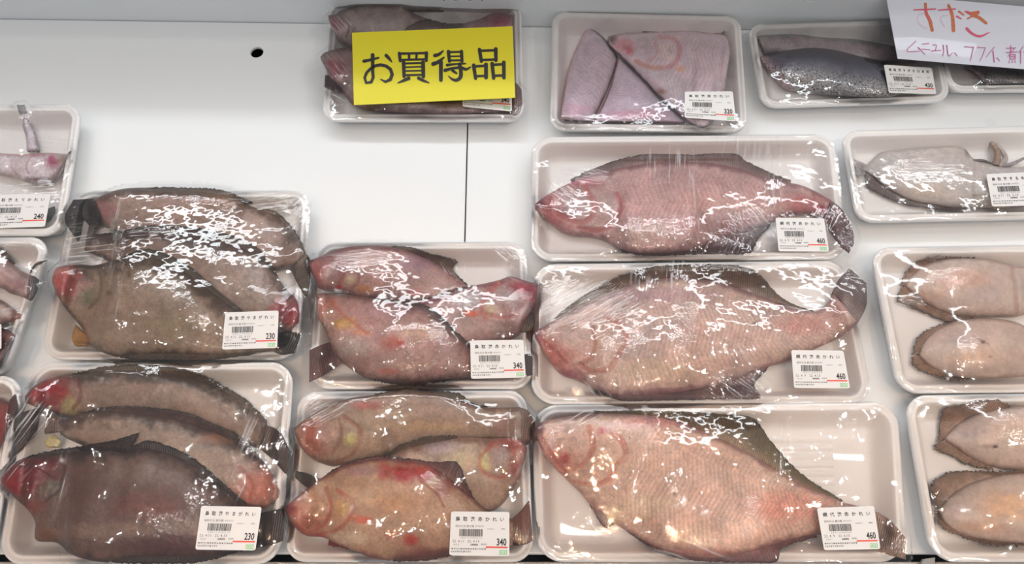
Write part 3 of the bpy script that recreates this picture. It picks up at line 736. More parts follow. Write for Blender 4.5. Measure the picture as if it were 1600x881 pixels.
# --- C: upper 340 pack
C = make_tray([(497, 378), (822, 377), (833, 607), (482, 607)], .026, .018, 'upper 340 pack, white foam with three pinkish flounders and clear wrap', GT)
fish(C, KC, 'rear flounder of the upper 340 pack, head in its upper left corner', AK,
     [(130, 165), (190, 143), (300, 98), (420, 80), (560, 83), (680, 113), (800, 163), (900, 225), (990, 295), (1100, 370), (1200, 430)],
     [(140, 190), (175, 260), (200, 308), (300, 330), (400, 350), (520, 372), (650, 388), (800, 390), (950, 410), (1080, 450), (1180, 500)],
     base=(172, 132, 124), edge=(122, 76, 74), tail=([(1190, 432), (1280, 427), (1332, 432)], [(1180, 500), (1260, 538), (1332, 535)]), tailc=(112, 84, 66),
     fins=[('dorsal_fin', [(560, 90), (680, 122), (800, 172), (900, 232), (985, 292)], [(600, 80), (700, 92), (800, 125), (928, 158), (908, 208), (985, 288)], (98, 76, 62))],
     feats=[('b', 200, 220, 75, 80, (166, 92, 86), .9), ('b', 250, 235, 50, 50, (172, 142, 136), .8, .8), ('b', 360, 262, 40, 32, (196, 176, 140), .9, .6), ('b', 440, 310, 55, 30, (190, 128, 84), .8), ('l', [(240, 140), (300, 160), (330, 230), (300, 300)], 10, (150, 70, 66), .6, -.6),
            ('l', [(300, 170), (390, 200), (405, 270), (360, 320)], 7, (150, 80, 72), .6, -.5), ('b', 305, 300, 20, 14, (170, 30, 34), .8), ('b', 700, 180, 120, 60, (158, 118, 130), .5), ('b', 480, 160, 140, 60, (196, 160, 150), .5), ('b', 700, 330, 60, 25, (190, 100, 100), .5)], myo=.3, seed=7)
fish(C, KC, 'right hand flounder of the upper 340 pack, head pointing to the upper right', AK,
     [(1357, 285), (1290, 265), (1210, 243), (1150, 262), (1050, 285), (950, 300), (850, 330), (720, 368), (640, 388), (500, 420), (380, 500), (300, 582)],
     [(1358, 312), (1340, 400), (1290, 480), (1230, 570), (1100, 610), (900, 650), (600, 700), (400, 715), (312, 690)], z0=.010, dome=.013,
     base=(178, 142, 136), edge=(125, 66, 68), tail=([(310, 580), (225, 600), (148, 632)], [(325, 700), (230, 762), (146, 805)]), tailc=(106, 68, 64),
     ftop=(.3, .6, .05), finc=(110, 70, 66),
     feats=[('b', 1260, 300, 100, 50, (168, 78, 84), .85), ('b', 1320, 330, 40, 60, (150, 60, 72), .8), ('b', 1190, 350, 55, 60, (192, 168, 164), .9, 1.0), ('b', 1100, 420, 55, 50, (200, 172, 140), .8, .6), ('l', [(1145, 280), (1085, 340), (1060, 410), (1080, 470)], 16, (186, 76, 70), .75, -.5),
            ('l', [(1080, 440), (1180, 460), (1260, 430), (1290, 360)], 10, (176, 80, 72), .65, -.7), ('b', 1005, 440, 50, 22, (204, 96, 62), .85), ('b', 990, 360, 90, 50, (196, 184, 180), .7), ('b', 1180, 520, 120, 50, (176, 150, 140), .5)], seed=8)
fish(C, KC, 'front flounder of the upper 340 pack, blunt head at left, sticker over its tail', AK,
     [(183, 335), (250, 329), (350, 340), (480, 358), (620, 383), (740, 388), (830, 438), (905, 510), (965, 572), (1010, 620), (1100, 672), (1240, 690)],
     [(186, 460), (215, 500), (247, 570), (282, 660), (350, 722), (450, 782), (600, 814), (720, 816), (850, 800), (1000, 782), (1150, 772), (1250, 762)], z0=.013, dome=.014,
     base=(174, 134, 124), edge=(108, 70, 64), tail=([(1240, 682), (1290, 655), (1328, 655)], [(1240, 765), (1290, 772), (1330, 765)]), tailc=(60, 46, 46),
     ftop=(.40, .93, .07), ewT=12, fbot=(.35, .9, .04), finc=(84, 60, 56),
     feats=[('b', 235, 400, 80, 70, (186, 122, 104), .85), ('b', 330, 490, 75, 40, (206, 160, 96), .85, .6), ('b', 250, 440, 40, 40, (186, 150, 128), .7, .6), ('l', [(270, 370), (310, 430), (400, 500), (440, 545)], 9, (196, 96, 66), .6, -.5), ('l', [(215, 380), (205, 430), (220, 480)], 8, (150, 70, 60), .6, -.5),
            ('b', 380, 620, 110, 70, (192, 178, 168), .6), ('b', 590, 590, 70, 50, (190, 96, 76), .6), ('b', 630, 590, 26, 22, (176, 40, 40), .7), ('b', 560, 745, 60, 22, (186, 90, 72), .5), ('b', 720, 540, 150, 60, (190, 150, 120), .5), ('b', 540, 430, 160, 50, (184, 146, 146), .5), ('b', 430, 540, 60, 14, (205, 130, 80), .6)], seed=9)
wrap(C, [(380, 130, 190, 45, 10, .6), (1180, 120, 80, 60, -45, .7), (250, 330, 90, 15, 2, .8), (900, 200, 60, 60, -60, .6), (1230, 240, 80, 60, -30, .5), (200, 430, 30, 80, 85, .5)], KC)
make_label(C, [(734.6, 531.8), (817.8, 530.6), (821.6, 589.6), (736, 591.7)], TA, '340', date2='22. 4.12')

# --- D: lower 340 pack
D = make_tray([(466, 611), (823, 609), (834, 878), (444, 878)], .026, .018, 'lower 340 pack, white foam with three flounders, the front one blood-flecked', GT)
fish(D, KD, 'rear flounder of the lower 340 pack, lying across its top with its tail at right', AK,
     [(88, 238), (130, 205), (250, 130), (350, 98), (450, 83), (600, 63), (700, 68), (800, 85), (900, 118), (980, 138), (1060, 142), (1160, 138)],
     [(92, 265), (120, 330), (180, 385), (262, 418), (330, 410), (450, 395), (550, 365), (700, 345), (900, 325), (1050, 300), (1165, 310)],
     base=(166, 138, 118), edge=(112, 78, 62), tail=([(1140, 136), (1195, 155), (1230, 210)], [(1140, 305), (1190, 318), (1226, 275)]), tailc=(112, 76, 60),
     fins=[('dorsal_fin', [(480, 88), (620, 75), (740, 82), (880, 118), (1010, 142)], [(470, 76), (600, 56), (750, 62), (872, 74), (930, 118), (1015, 140)], (92, 72, 44))],
     feats=[('b', 180, 280, 100, 110, (164, 94, 76), .85), ('b', 245, 280, 55, 60, (172, 136, 124), .9, .9), ('b', 355, 290, 42, 36, (196, 186, 120), .9, .7), ('l', [(320, 180), (395, 240), (400, 300), (370, 360), (300, 400)], 9, (150, 84, 62), .75, -.7), ('l', [(300, 200), (310, 290), (270, 360)], 8, (140, 76, 60), .7, -.5),
            ('b', 440, 130, 80, 25, (180, 86, 76), .6), ('b', 700, 230, 260, 26, (184, 152, 116), .6), ('b', 700, 140, 200, 50, (150, 124, 116), .5), ('b', 450, 300, 90, 60, (184, 156, 130), .6), ('b', 1080, 220, 90, 60, (150, 108, 92), .6)], seed=10)
fish(D, KD, 'small flounder of the lower 340 pack with pale round gill cover at right', AK,
     [(1190, 330), (1150, 292), (1080, 285), (1000, 286), (900, 276), (800, 273), (700, 283), (600, 312), (545, 348), (430, 410), (330, 450), (195, 480)],
     [(1190, 348), (1170, 430), (1130, 520), (1080, 592), (1020, 632), (900, 625), (750, 600), (600, 570), (400, 530), (250, 540), (190, 525)], z0=.010, dome=.012,
     base=(178, 148, 128), edge=(130, 92, 74), tail=([(210, 478), (150, 452), (95, 440)], [(205, 525), (150, 518), (95, 475)]), tailc=(62, 50, 42),
     ftop=(.32, .75, .10), ewT=14, finc=(96, 76, 60),
     feats=[('b', 1110, 320, 110, 60, (166, 86, 74), .85), ('b', 1070, 370, 52, 58, (184, 160, 152), .95, 1.2), ('b', 990, 405, 34, 60, (206, 188, 132), .85, .6), ('l', [(1030, 310), (970, 380), (980, 440), (1050, 475), (1110, 455)], 10, (184, 80, 66), .75, -.6), ('b', 1140, 420, 40, 60, (158, 70, 66), .7),
            ('b', 870, 370, 90, 70, (196, 176, 140), .7), ('b', 990, 560, 110, 60, (172, 142, 122), .5), ('b', 800, 330, 110, 40, (176, 156, 158), .6)], seed=11)
fish(D, KD, 'front flounder of the lower 340 pack with bright red blood patch on its back', AK,
     [(46, 610), (120, 548), (200, 488), (300, 420), (400, 385), (500, 370), (600, 378), (700, 400), (800, 462), (880, 528), (942, 575), (1000, 628), (1080, 655), (1125, 668)],
     [(46, 630), (80, 690), (140, 745), (230, 757), (300, 792), (380, 822), (470, 856), (600, 870), (720, 865), (820, 845), (950, 822), (1125, 795)], z0=.013, dome=.015,
     base=(184, 146, 118), edge=(128, 62, 56), tail=([(1115, 672), (1160, 630), (1202, 578)], [(1115, 795), (1180, 790), (1220, 770)]), tailc=(112, 62, 50),
     ftop=(.2, .6, .03), fbot=(.5, .9, .07), finc=(110, 52, 46),
     fins=[('dorsal_fin', [(640, 392), (740, 428), (850, 508), (942, 577)], [(650, 385), (760, 398), (862, 402), (902, 490), (944, 572)], (96, 48, 42)),
           ('pelvic_fin', [(255, 762), (300, 790), (345, 805)], [(250, 790), (300, 802), (345, 812)], (168, 60, 44))],
     feats=[('b', 150, 650, 130, 110, (172, 96, 76), .8), ('b', 190, 610, 75, 70, (186, 142, 112), .9, 1.0), ('b', 320, 615, 42, 46, (204, 164, 110), .9, .7), ('b', 65, 620, 40, 36, (134, 44, 52), .85),
            ('l', [(240, 520), (262, 600), (240, 680), (170, 730), (100, 700)], 9, (168, 78, 60), .8, -.9), ('l', [(290, 530), (365, 590), (350, 660), (290, 720), (200, 745)], 10, (170, 70, 56), .8, -.9), ('b', 405, 672, 60, 22, (198, 92, 66), .75),
            ('b', 620, 450, 110, 52, (160, 26, 28), .9), ('b', 520, 440, 60, 50, (176, 60, 54), .6), ('b', 700, 450, 80, 40, (168, 48, 44), .7), ('b', 800, 520, 60, 60, (150, 70, 60), .6), ('l', [(690, 490), (760, 545), (800, 610)], 6, (130, 40, 36), .7, -.5),
            ('b', 640, 770, 46, 36, (180, 46, 36), .75), ('b', 550, 745, 40, 20, (190, 90, 66), .6), ('b', 430, 560, 130, 60, (206, 172, 140), .6), ('b', 350, 760, 110, 40, (206, 184, 158), .7), ('b', 420, 440, 100, 30, (160, 120, 130), .5), ('b', 560, 600, 120, 60, (200, 150, 110), .5), ('b', 690, 830, 120, 40, (150, 80, 80), .6)], blot=.13, seed=12)
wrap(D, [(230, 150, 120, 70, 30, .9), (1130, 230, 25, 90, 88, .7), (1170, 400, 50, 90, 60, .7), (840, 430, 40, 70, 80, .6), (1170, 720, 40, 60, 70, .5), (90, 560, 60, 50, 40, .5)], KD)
make_label(D, [(704.8, 798.7), (795.9, 799.7), (795.9, 869), (702, 867.4)], TA, '340', date2='22. 4.13')

# --- E: three 460 packs
GE = 'large 460 packs of one long flounder'
E1 = make_tray([(831, 213), (1304, 209), (1326, 404), (829, 407)], .027, .022, 'uppermost 460 pack, long white foam tray with one flounder under creased film', GT)
fish(E1, K1, 'pinkish long flounder in the uppermost 460 pack, tail curled down at right', 'long flounders in the 460 packs',
     [(75, 352), (130, 312), (220, 262), (350, 215), (500, 178), (650, 158), (850, 160), (1000, 182), (1100, 215), (1200, 245), (1300, 262), (1380, 295), (1445, 335)],
     [(78, 375), (130, 422), (200, 482), (260, 500), (340, 506), (400, 522), (480, 566), (560, 580), (700, 578), (850, 556), (1000, 500), (1080, 470), (1180, 440), (1250, 412), (1340, 400), (1412, 418)], z0=.010, dome=.017,
     base=(188, 150, 144), edge=(132, 88, 90), tail=([(1435, 325), (1500, 378), (1545, 455), (1556, 530)], [(1405, 415), (1440, 480), (1490, 545), (1530, 582)]), tailc=(92, 62, 64),
     fins=[('dorsal_fin', [(250, 255), (350, 220), (500, 185), (650, 165), (850, 165), (1000, 190), (1100, 222), (1260, 262)], [(240, 238), (350, 185), (480, 142), (650, 110), (830, 122), (960, 94), (1010, 118), (1060, 155), (1150, 198), (1262, 242)], (112, 84, 78)),
           ('anal_fin', [(470, 556), (600, 572), (850, 548), (1000, 492), (1160, 438)], [(480, 574), (600, 592), (850, 584), (1065, 580), (1115, 510), (1170, 450)], (86, 62, 66))],
     extra=[('pectoral_fin', [(462, 378), (520, 370), (585, 368)], [(465, 405), (520, 392), (585, 376)], (186, 94, 84), .013)],
     feats=[('b', 170, 380, 120, 110, (168, 92, 90), .85), ('b', 250, 350, 85, 80, (178, 148, 142), .9, 1.2), ('b', 400, 350, 52, 80, (178, 146, 138), .8, .8), ('b', 95, 345, 40, 40, (110, 50, 60), .8), ('l', [(310, 275), (350, 340), (345, 400), (290, 440), (180, 400)], 13, (174, 84, 78), .8, -.9),
            ('l', [(455, 300), (475, 360), (440, 440), (370, 475), (280, 460)], 12, (172, 80, 76), .8, -.9), ('b', 300, 250, 100, 30, (176, 90, 100), .6), ('b', 1320, 350, 120, 50, (178, 98, 94), .8), ('b', 1000, 470, 160, 60, (150, 100, 100), .7), ('b', 600, 480, 160, 70, (192, 158, 142), .5), ('b', 1390, 375, 40, 30, (170, 60, 76), .7), ('l', [(780, 340), (1000, 345), (1200, 350)], 40, (204, 150, 130), .4)], myo=.8, seed=13)
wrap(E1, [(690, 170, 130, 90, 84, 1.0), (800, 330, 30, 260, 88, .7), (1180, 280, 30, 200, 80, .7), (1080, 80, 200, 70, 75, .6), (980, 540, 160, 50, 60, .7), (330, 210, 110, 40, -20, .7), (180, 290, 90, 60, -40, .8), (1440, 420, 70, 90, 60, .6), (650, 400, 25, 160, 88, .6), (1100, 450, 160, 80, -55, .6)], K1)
make_label(E1, [(1211.6, 340), (1287.6, 341), (1295.3, 393), (1216.7, 392.4)], TE, '460', date='22. 4. 9', date2='22. 4.12')
E2 = make_tray([(834, 412), (1321, 406), (1366, 631), (830, 631)], .027, .022, 'middle 460 pack, long white foam tray between two others like it', GT)
fish(E2, K2, 'long flounder in the middle 460 pack, tail raised over the tray corner', 'long flounders in the 460 packs',
     [(70, 330), (150, 285), (260, 228), (400, 165), (520, 115), (700, 92), (850, 108), (960, 140), (1100, 190), (1200, 228), (1300, 243), (1345, 215), (1380, 165)],
     [(72, 358), (130, 450), (190, 520), (260, 546), (340, 588), (440, 615), (600, 610), (750, 592), (900, 560), (1030, 512), (1100, 485), (1200, 455), (1300, 408), (1380, 372), (1450, 330), (1490, 290)], z0=.010, dome=.018,
     base=(200, 168, 154), edge=(140, 100, 98), tail=([(1365, 185), (1400, 110), (1452, 52)], [(1485, 298), (1525, 220), (1527, 120)]), tailc=(104, 84, 84),
     fins=[('dorsal_fin', [(180, 272), (280, 225), (400, 172), (520, 122), (700, 98), (850, 112), (960, 146), (1100, 196), (1295, 245)], [(155, 275), (210, 225), (300, 165), (450, 84), (600, 46), (760, 37), (960, 40), (1050, 74), (1130, 160), (1200, 208), (1295, 241)], (112, 88, 70)),
           ('anal_fin', [(330, 580), (440, 608), (600, 602), (750, 585), (900, 552), (1000, 515), (1095, 482)], [(345, 600), (450, 634), (600, 634), (800, 630), (950, 627), (1062, 622), (1036, 565), (1097, 490)], (110, 84, 84))],
     extra=[('pectoral_fin', [(468, 368), (530, 356), (602, 360)], [(470, 402), (530, 396), (596, 384)], (204, 134, 94), .014)],
     feats=[('b', 170, 430, 130, 110, (184, 112, 102), .85), ('b', 240, 350, 90, 80, (196, 164, 150), .9, 1.0), ('b', 390, 350, 80, 100, (196, 162, 144), .75, 1.0), ('b', 85, 350, 36, 50, (150, 80, 80), .7), ('l', [(322, 280), (334, 370), (320, 440), (280, 472)], 10, (168, 104, 84), .8, -.9),
            ('l', [(380, 262), (455, 310), (475, 370), (440, 430), (400, 490), (330, 505), (270, 480)], 11, (176, 100, 82), .8, -1.0), ('l', [(100, 360), (150, 410), (210, 470)], 9, (170, 80, 72), .7, -.6), ('b', 220, 520, 100, 30, (150, 88, 96), .7),
            ('b', 1040, 297, 20, 14, (120, 90, 70), .8), ('b', 1250, 300, 170, 60, (206, 150, 138), .7), ('b', 600, 170, 300, 40, (188, 150, 150), .6), ('b', 600, 500, 240, 60, (206, 178, 152), .6), ('b', 1420, 230, 70, 70, (190, 140, 130), .5), ('b', 700, 600, 300, 26, (150, 100, 110), .6)], myo=1.0, seed=14)
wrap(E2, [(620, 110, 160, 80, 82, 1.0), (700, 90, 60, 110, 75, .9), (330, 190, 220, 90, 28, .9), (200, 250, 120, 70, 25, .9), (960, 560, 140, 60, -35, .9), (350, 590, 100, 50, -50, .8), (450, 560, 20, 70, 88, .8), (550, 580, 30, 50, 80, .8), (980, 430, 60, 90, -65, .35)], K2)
make_label(E2, [(1236.4, 546.8), (1317.7, 547.8), (1328.3, 606.6), (1241, 606)], TE, '460', date='22. 4. 9')
E3 = make_tray([(831, 632), (1403, 627), (1419, 878), (838, 878)], .027, .024, 'lowest and widest 460 pack with bare ribbed foam at its upper right', GT, ribs=11)
fish(E3, K3, 'long pale flounder in the lowest 460 pack with olive fin edge', 'long flounders in the 460 packs',
     [(65, 122), (100, 98), (200, 78), (330, 66), (500, 72), (600, 90), (700, 120), (830, 175), (950, 240), (1050, 300), (1150, 355), (1250, 400), (1310, 425), (1440, 455)],
     [(68, 150), (100, 228), (160, 300), (240, 378), (300, 445), (380, 505), (450, 548), (550, 605), (650, 635), (750, 650), (850, 645), (950, 620), (1050, 590), (1150, 565), (1220, 556), (1330, 582), (1430, 608)], z0=.010, dome=.018,
     base=(212, 176, 156), edge=(150, 106, 98), tail=([(1420, 450), (1500, 498), (1562, 568)], [(1415, 606), (1490, 635), (1562, 656)]), tailc=(136, 106, 92),
     fins=[('dorsal_fin', [(320, 70), (500, 78), (600, 96), (700, 126), (830, 182), (950, 246), (1050, 306), (1150, 360), (1300, 425)], [(300, 56), (500, 56), (700, 62), (900, 75), (960, 95), (1020, 180), (1120, 290), (1200, 350), (1312, 420)], (104, 84, 50)),
           ('anal_fin', [(430, 530), (550, 600), (650, 628), (750, 642), (900, 618), (1050, 585), (1200, 555)], [(440, 545), (540, 612), (640, 650), (760, 664), (900, 668), (1040, 664), (1062, 612), (1205, 562)], (130, 90, 92)),
           ('pelvic_fin', [(285, 420), (330, 455), (390, 505)], [(288, 440), (345, 526), (392, 512)], (126, 92, 82))],
     extra=[('pectoral_fin', [(450, 262), (500, 262), (560, 285)], [(450, 290), (500, 308), (556, 296)], (202, 146, 96), .014)],
     feats=[('b', 150, 230, 110, 100, (198, 128, 112), .8), ('b', 200, 170, 95, 80, (206, 172, 158), .9, 1.0), ('b', 350, 220, 75, 90, (208, 172, 150), .75, 1.1), ('b', 80, 128, 30, 40, (110, 60, 60), .8), ('l', [(285, 120), (300, 200), (260, 270), (190, 300)], 10, (186, 112, 92), .8, -.9),
            ('l', [(360, 130), (420, 180), (430, 240), (390, 280), (370, 330), (300, 352), (220, 340)], 10, (184, 104, 90), .8, -1.0), ('l', [(90, 160), (140, 240), (190, 300)], 8, (170, 90, 80), .7, -.6), ('b', 335, 135, 22, 18, (196, 40, 50), .8), ('b', 190, 250, 25, 30, (186, 70, 76), .7),
            ('b', 445, 165, 8, 8, (100, 50, 50), .8), ('b', 630, 390, 9, 9, (120, 90, 70), .8), ('b', 1100, 440, 200, 70, (218, 156, 138), .8), ('b', 600, 250, 300, 60, (208, 172, 150), .4), ('b', 500, 440, 160, 60, (216, 192, 166), .6), ('b', 560, 100, 200, 26, (204, 138, 132), .6), ('b', 1280, 520, 120, 60, (196, 138, 120), .7), ('b', 700, 630, 260, 26, (186, 126, 118), .6)], myo=1.0, seed=15)
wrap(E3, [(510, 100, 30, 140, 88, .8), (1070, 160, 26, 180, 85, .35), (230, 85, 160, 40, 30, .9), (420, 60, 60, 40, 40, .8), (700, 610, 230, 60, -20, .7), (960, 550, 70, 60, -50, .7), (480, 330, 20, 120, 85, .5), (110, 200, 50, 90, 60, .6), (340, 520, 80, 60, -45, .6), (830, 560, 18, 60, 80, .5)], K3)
make_label(E3, [(1276.4, 793.2), (1365.8, 790.4), (1375.8, 857.7), (1287.7, 859.5)], TE, '460', date='22. 4. 9')

# --- F: pack under the yellow card
Ft = make_tray([(517, 5), (814, 5), (818, 187), (503, 187)], .026, .016, 'pack with three flounders half hidden by the yellow card, against the back panel', GT)
FG = 'flounders under the yellow card'
fish(Ft, KF, 'rear flounder above the yellow card, head at the upper left', FG,
     [(138, 100), (190, 90), (280, 52), (400, 32), (550, 28), (700, 28), (830, 38), (920, 90), (1010, 140), (1150, 230), (1230, 300)],
     [(140, 130), (180, 220), (250, 300), (400, 340), (600, 360), (800, 350), (1000, 340), (1180, 360)],
     base=(162, 138, 132), edge=(118, 86, 84), tail=([(1180, 260), (1250, 280), (1320, 320)], [(1170, 350), (1240, 400), (1310, 420)]), tailc=(92, 76, 68),
     ftop=(.42, .97, .26), finc=(106, 88, 78), feats=[('b', 200, 170, 70, 80, (150, 110, 112), .8), ('b', 170, 150, 30, 50, (150, 80, 90), .7), ('b', 330, 180, 80, 60, (158, 132, 124), .7, .6), ('l', [(240, 110), (280, 170), (260, 250)], 9, (120, 84, 84), .6, -.6)], seed=16)
fish(Ft, KF, 'flounder with a red head peeping out above the right end of the yellow card', FG,
     [(1350, 100), (1270, 85), (1190, 90), (1100, 128), (1010, 155), (900, 150), (780, 125), (700, 150), (640, 195), (500, 330), (340, 440)],
     [(1347, 140), (1330, 300), (1150, 420), (800, 480), (500, 560), (330, 560)], z0=.010,
     base=(170, 146, 146), edge=(120, 84, 84), tail=([(345, 440), (220, 500), (118, 492)], [(335, 558), (225, 606), (112, 570)]), tailc=(82, 52, 56),
     ftop=(.3, .75, .18), finc=(98, 76, 68), feats=[('b', 1250, 140, 110, 60, (172, 90, 100), .9), ('b', 1130, 180, 60, 50, (164, 112, 116), .7)], seed=17)
fish(Ft, KF, 'front flounder under the yellow card, pointed head sticking out left of it', FG,
     [(86, 372), (112, 345), (200, 318), (300, 308), (500, 320), (800, 400), (1100, 480), (1290, 550)],
     [(90, 392), (120, 450), (150, 510), (220, 580), (300, 690), (420, 728), (600, 740), (900, 746), (1150, 740), (1300, 738)], z0=.012, dome=.012,
     base=(160, 132, 124), edge=(108, 66, 68), tail=([(1280, 560), (1360, 540), (1405, 585)], [(1290, 738), (1380, 750), (1412, 690)]), tailc=(126, 98, 92),
     feats=[('b', 190, 440, 90, 90, (150, 88, 92), .8), ('b', 240, 370, 60, 40, (166, 128, 124), .7), ('l', [(150, 400), (190, 460), (250, 500)], 12, (140, 60, 66), .7, -.7)], seed=18)
wrap(Ft, [(170, 440, 90, 90, -55, .9), (200, 160, 90, 60, -50, .7), (1370, 720, 60, 60, 40, .8), (230, 620, 90, 60, -30, .5)], KF)
make_label(Ft, [(722, 122), (799, 120), (800, 174), (723, 166.5)], TA, '340', date2='22. 4.12')

# --- G: cut flounder, 320
Gt = make_tray([(863, 17), (1157, 24), (1169, 205), (859, 202)], .026, .018, 'pack of flounder cut into three pieces, priced 320, tilted against the back panel', GT)
GG = 'cut pieces of flounder in the 320 pack'
fc = dict(myo=.7, ew=3, cat='fish piece', name='fish_piece', blot=.05, z0=.009, smo=.8)
fish(Gt, KG, 'leftmost cut piece of pale flounder in the 320 pack', GG,
     [(322, 175), (250, 320), (205, 440), (175, 600), (148, 780)], [(345, 172), (450, 262), (520, 375), (470, 560), (365, 795)], dome=.013, base=(206, 182, 188), edge=(200, 130, 128), eT=(206, 130, 122), eB=(130, 60, 62),
     feats=[('l', [(335, 170), (420, 225), (520, 370)], 16, (88, 72, 70), .95), ('b', 250, 720, 130, 50, (200, 156, 168), .6), ('b', 180, 775, 60, 20, (150, 126, 120), .7)], seed=19, **fc)
fish(Gt, KG, 'middle wedge of pale flounder in the 320 pack, a red cut line on its left', GG,
     [(528, 378), (480, 560), (430, 680), (372, 795)], [(540, 378), (700, 520), (800, 640), (965, 795), (940, 806), (700, 800)], dome=.013, base=(206, 184, 192), edge=(196, 150, 156), eT=(140, 62, 62), eB=(190, 140, 146),
     feats=[('b', 650, 750, 260, 40, (204, 150, 162), .7), ('l', [(380, 798), (700, 802), (960, 804)], 8, (160, 110, 112), .8)], seed=20, **fc)
fc['z0'] = .011
fish(Gt, KG, 'head piece of pale flounder in the 320 pack with round gill cover', GG,
     [(460, 240), (540, 222), (700, 212), (830, 205), (1000, 195), (1130, 215), (1232, 235), (1264, 340)],
     [(466, 290), (600, 425), (700, 525), (800, 632), (900, 722), (1000, 805), (1090, 838), (1150, 790), (1222, 610)], dome=.016, base=(210, 186, 188), edge=(130, 90, 90), eT=(176, 130, 130), eB=(76, 56, 58),
     fins=[('dorsal_fin', [(680, 222), (830, 212), (1000, 202), (1130, 218), (1225, 235)], [(690, 205), (830, 173), (970, 158), (1100, 175), (1228, 186)], (108, 92, 82))],
     feats=[('b', 560, 300, 100, 60, (206, 142, 144), .8), ('b', 490, 260, 40, 40, (110, 76, 74), .8), ('b', 600, 330, 40, 40, (206, 96, 104), .7), ('b', 710, 310, 90, 75, (200, 176, 180), .9, 1.0), ('b', 840, 340, 60, 85, (214, 188, 180), .9, .9),
            ('l', [(800, 240), (900, 260), (930, 340), (880, 430), (760, 440), (640, 400)], 16, (206, 130, 126), .8, -.9), ('l', [(770, 260), (780, 350), (720, 400)], 10, (206, 150, 142), .7, -.6), ('b', 940, 450, 50, 26, (216, 164, 140), .8), ('l', [(640, 400), (720, 440), (800, 440)], 12, (196, 150, 116), .6), ('b', 810, 600, 36, 30, (150, 110, 90), .8)], seed=21, **fc)
wrap(Gt, [(180, 810, 80, 40, 40, .5), (1090, 830, 70, 40, 60, .7), (1200, 250, 60, 60, -60, .3)], KG)
make_label(Gt, [(1070, 143), (1145, 142.6), (1150, 189.6), (1070, 183.6)], TA, '320', date2='22. 4.12')

# --- H, I: sea bass fillets
Ht = make_tray([(1168, 37), (1462, 28), (1487, 157), (1191, 167)], .022, .018, 'pack of two sea bass fillets priced 430, in front of the handwritten card', GT)
hk = dict(cat='fish fillet', name='fish_fillet')
fish(Ht, KH, 'pale grey skinned fillet lying behind the dark scaly one', None,
     [(120, 200), (200, 190), (350, 188), (500, 203), (650, 215), (800, 240), (900, 258), (1010, 290)], [(160, 300), (300, 310), (500, 330), (800, 350), (1000, 350)], base=(164, 142, 144), edge=(128, 118, 118), eT=(112, 108, 106), ew=10, myo=0, z0=.008, dome=.008, seed=22, blot=.05, **hk)
fish(Ht, KH, 'dark backed silver scaled sea bass fillet in the 430 pack', None,
     [(133, 316), (250, 285), (380, 268), (450, 265), (560, 280), (680, 310), (780, 335), (850, 362), (930, 400)],
     [(142, 335), (200, 420), (250, 480), (300, 505), (450, 526), (600, 536), (750, 541), (850, 540), (930, 520)], base=(120, 112, 116), edge=(74, 64, 66), eT=(44, 38, 42), eB=(160, 150, 150), ew=4, myo=0, scl=1.0, z0=.009, dome=.014, seed=23, blot=.06,
     grad=[(0, (58, 50, 54)), (.2, (84, 80, 92)), (.42, (128, 124, 132)), (.65, (176, 168, 168)), (1, (180, 170, 166))],
     feats=[('l', [(150, 330), (210, 400), (290, 500)], 26, (178, 140, 140), .9), ('b', 240, 350, 60, 40, (110, 90, 104), .5), ('b', 380, 440, 80, 30, (160, 136, 120), .4)], **hk)
wrap(Ht, [(1000, 530, 100, 30, 5, .4)], KH)
make_label(Ht, [(1381, 101), (1456, 106), (1463, 147), (1389, 145)], '鳥取港すずき切身用', '430', mark=False)
It = make_tray([(1450, 28), (1690, 22), (1715, 140), (1484, 142)], .022, .018, 'second sea bass pack, cut off by the right edge below the handwritten card', GT)
fish(It, KH, 'silver scaled sea bass fillet showing below the handwritten card at the right edge', None,
     [(1265, 372), (1400, 345), (1600, 340), (1800, 355)], [(1330, 400), (1392, 464), (1500, 466), (1650, 464), (1800, 455)], base=(140, 128, 126), edge=(120, 108, 108), ew=4, myo=0, scl=1.0, z0=.008, dome=.010, seed=24,
     grad=[(0, (120, 100, 100)), (.5, (120, 112, 112)), (1, (160, 148, 142))], feats=[('l', [(1265, 375), (1330, 410), (1390, 464)], 18, (186, 158, 160), .9)], **hk)
wrap(It, [], KH, wavy=.5)

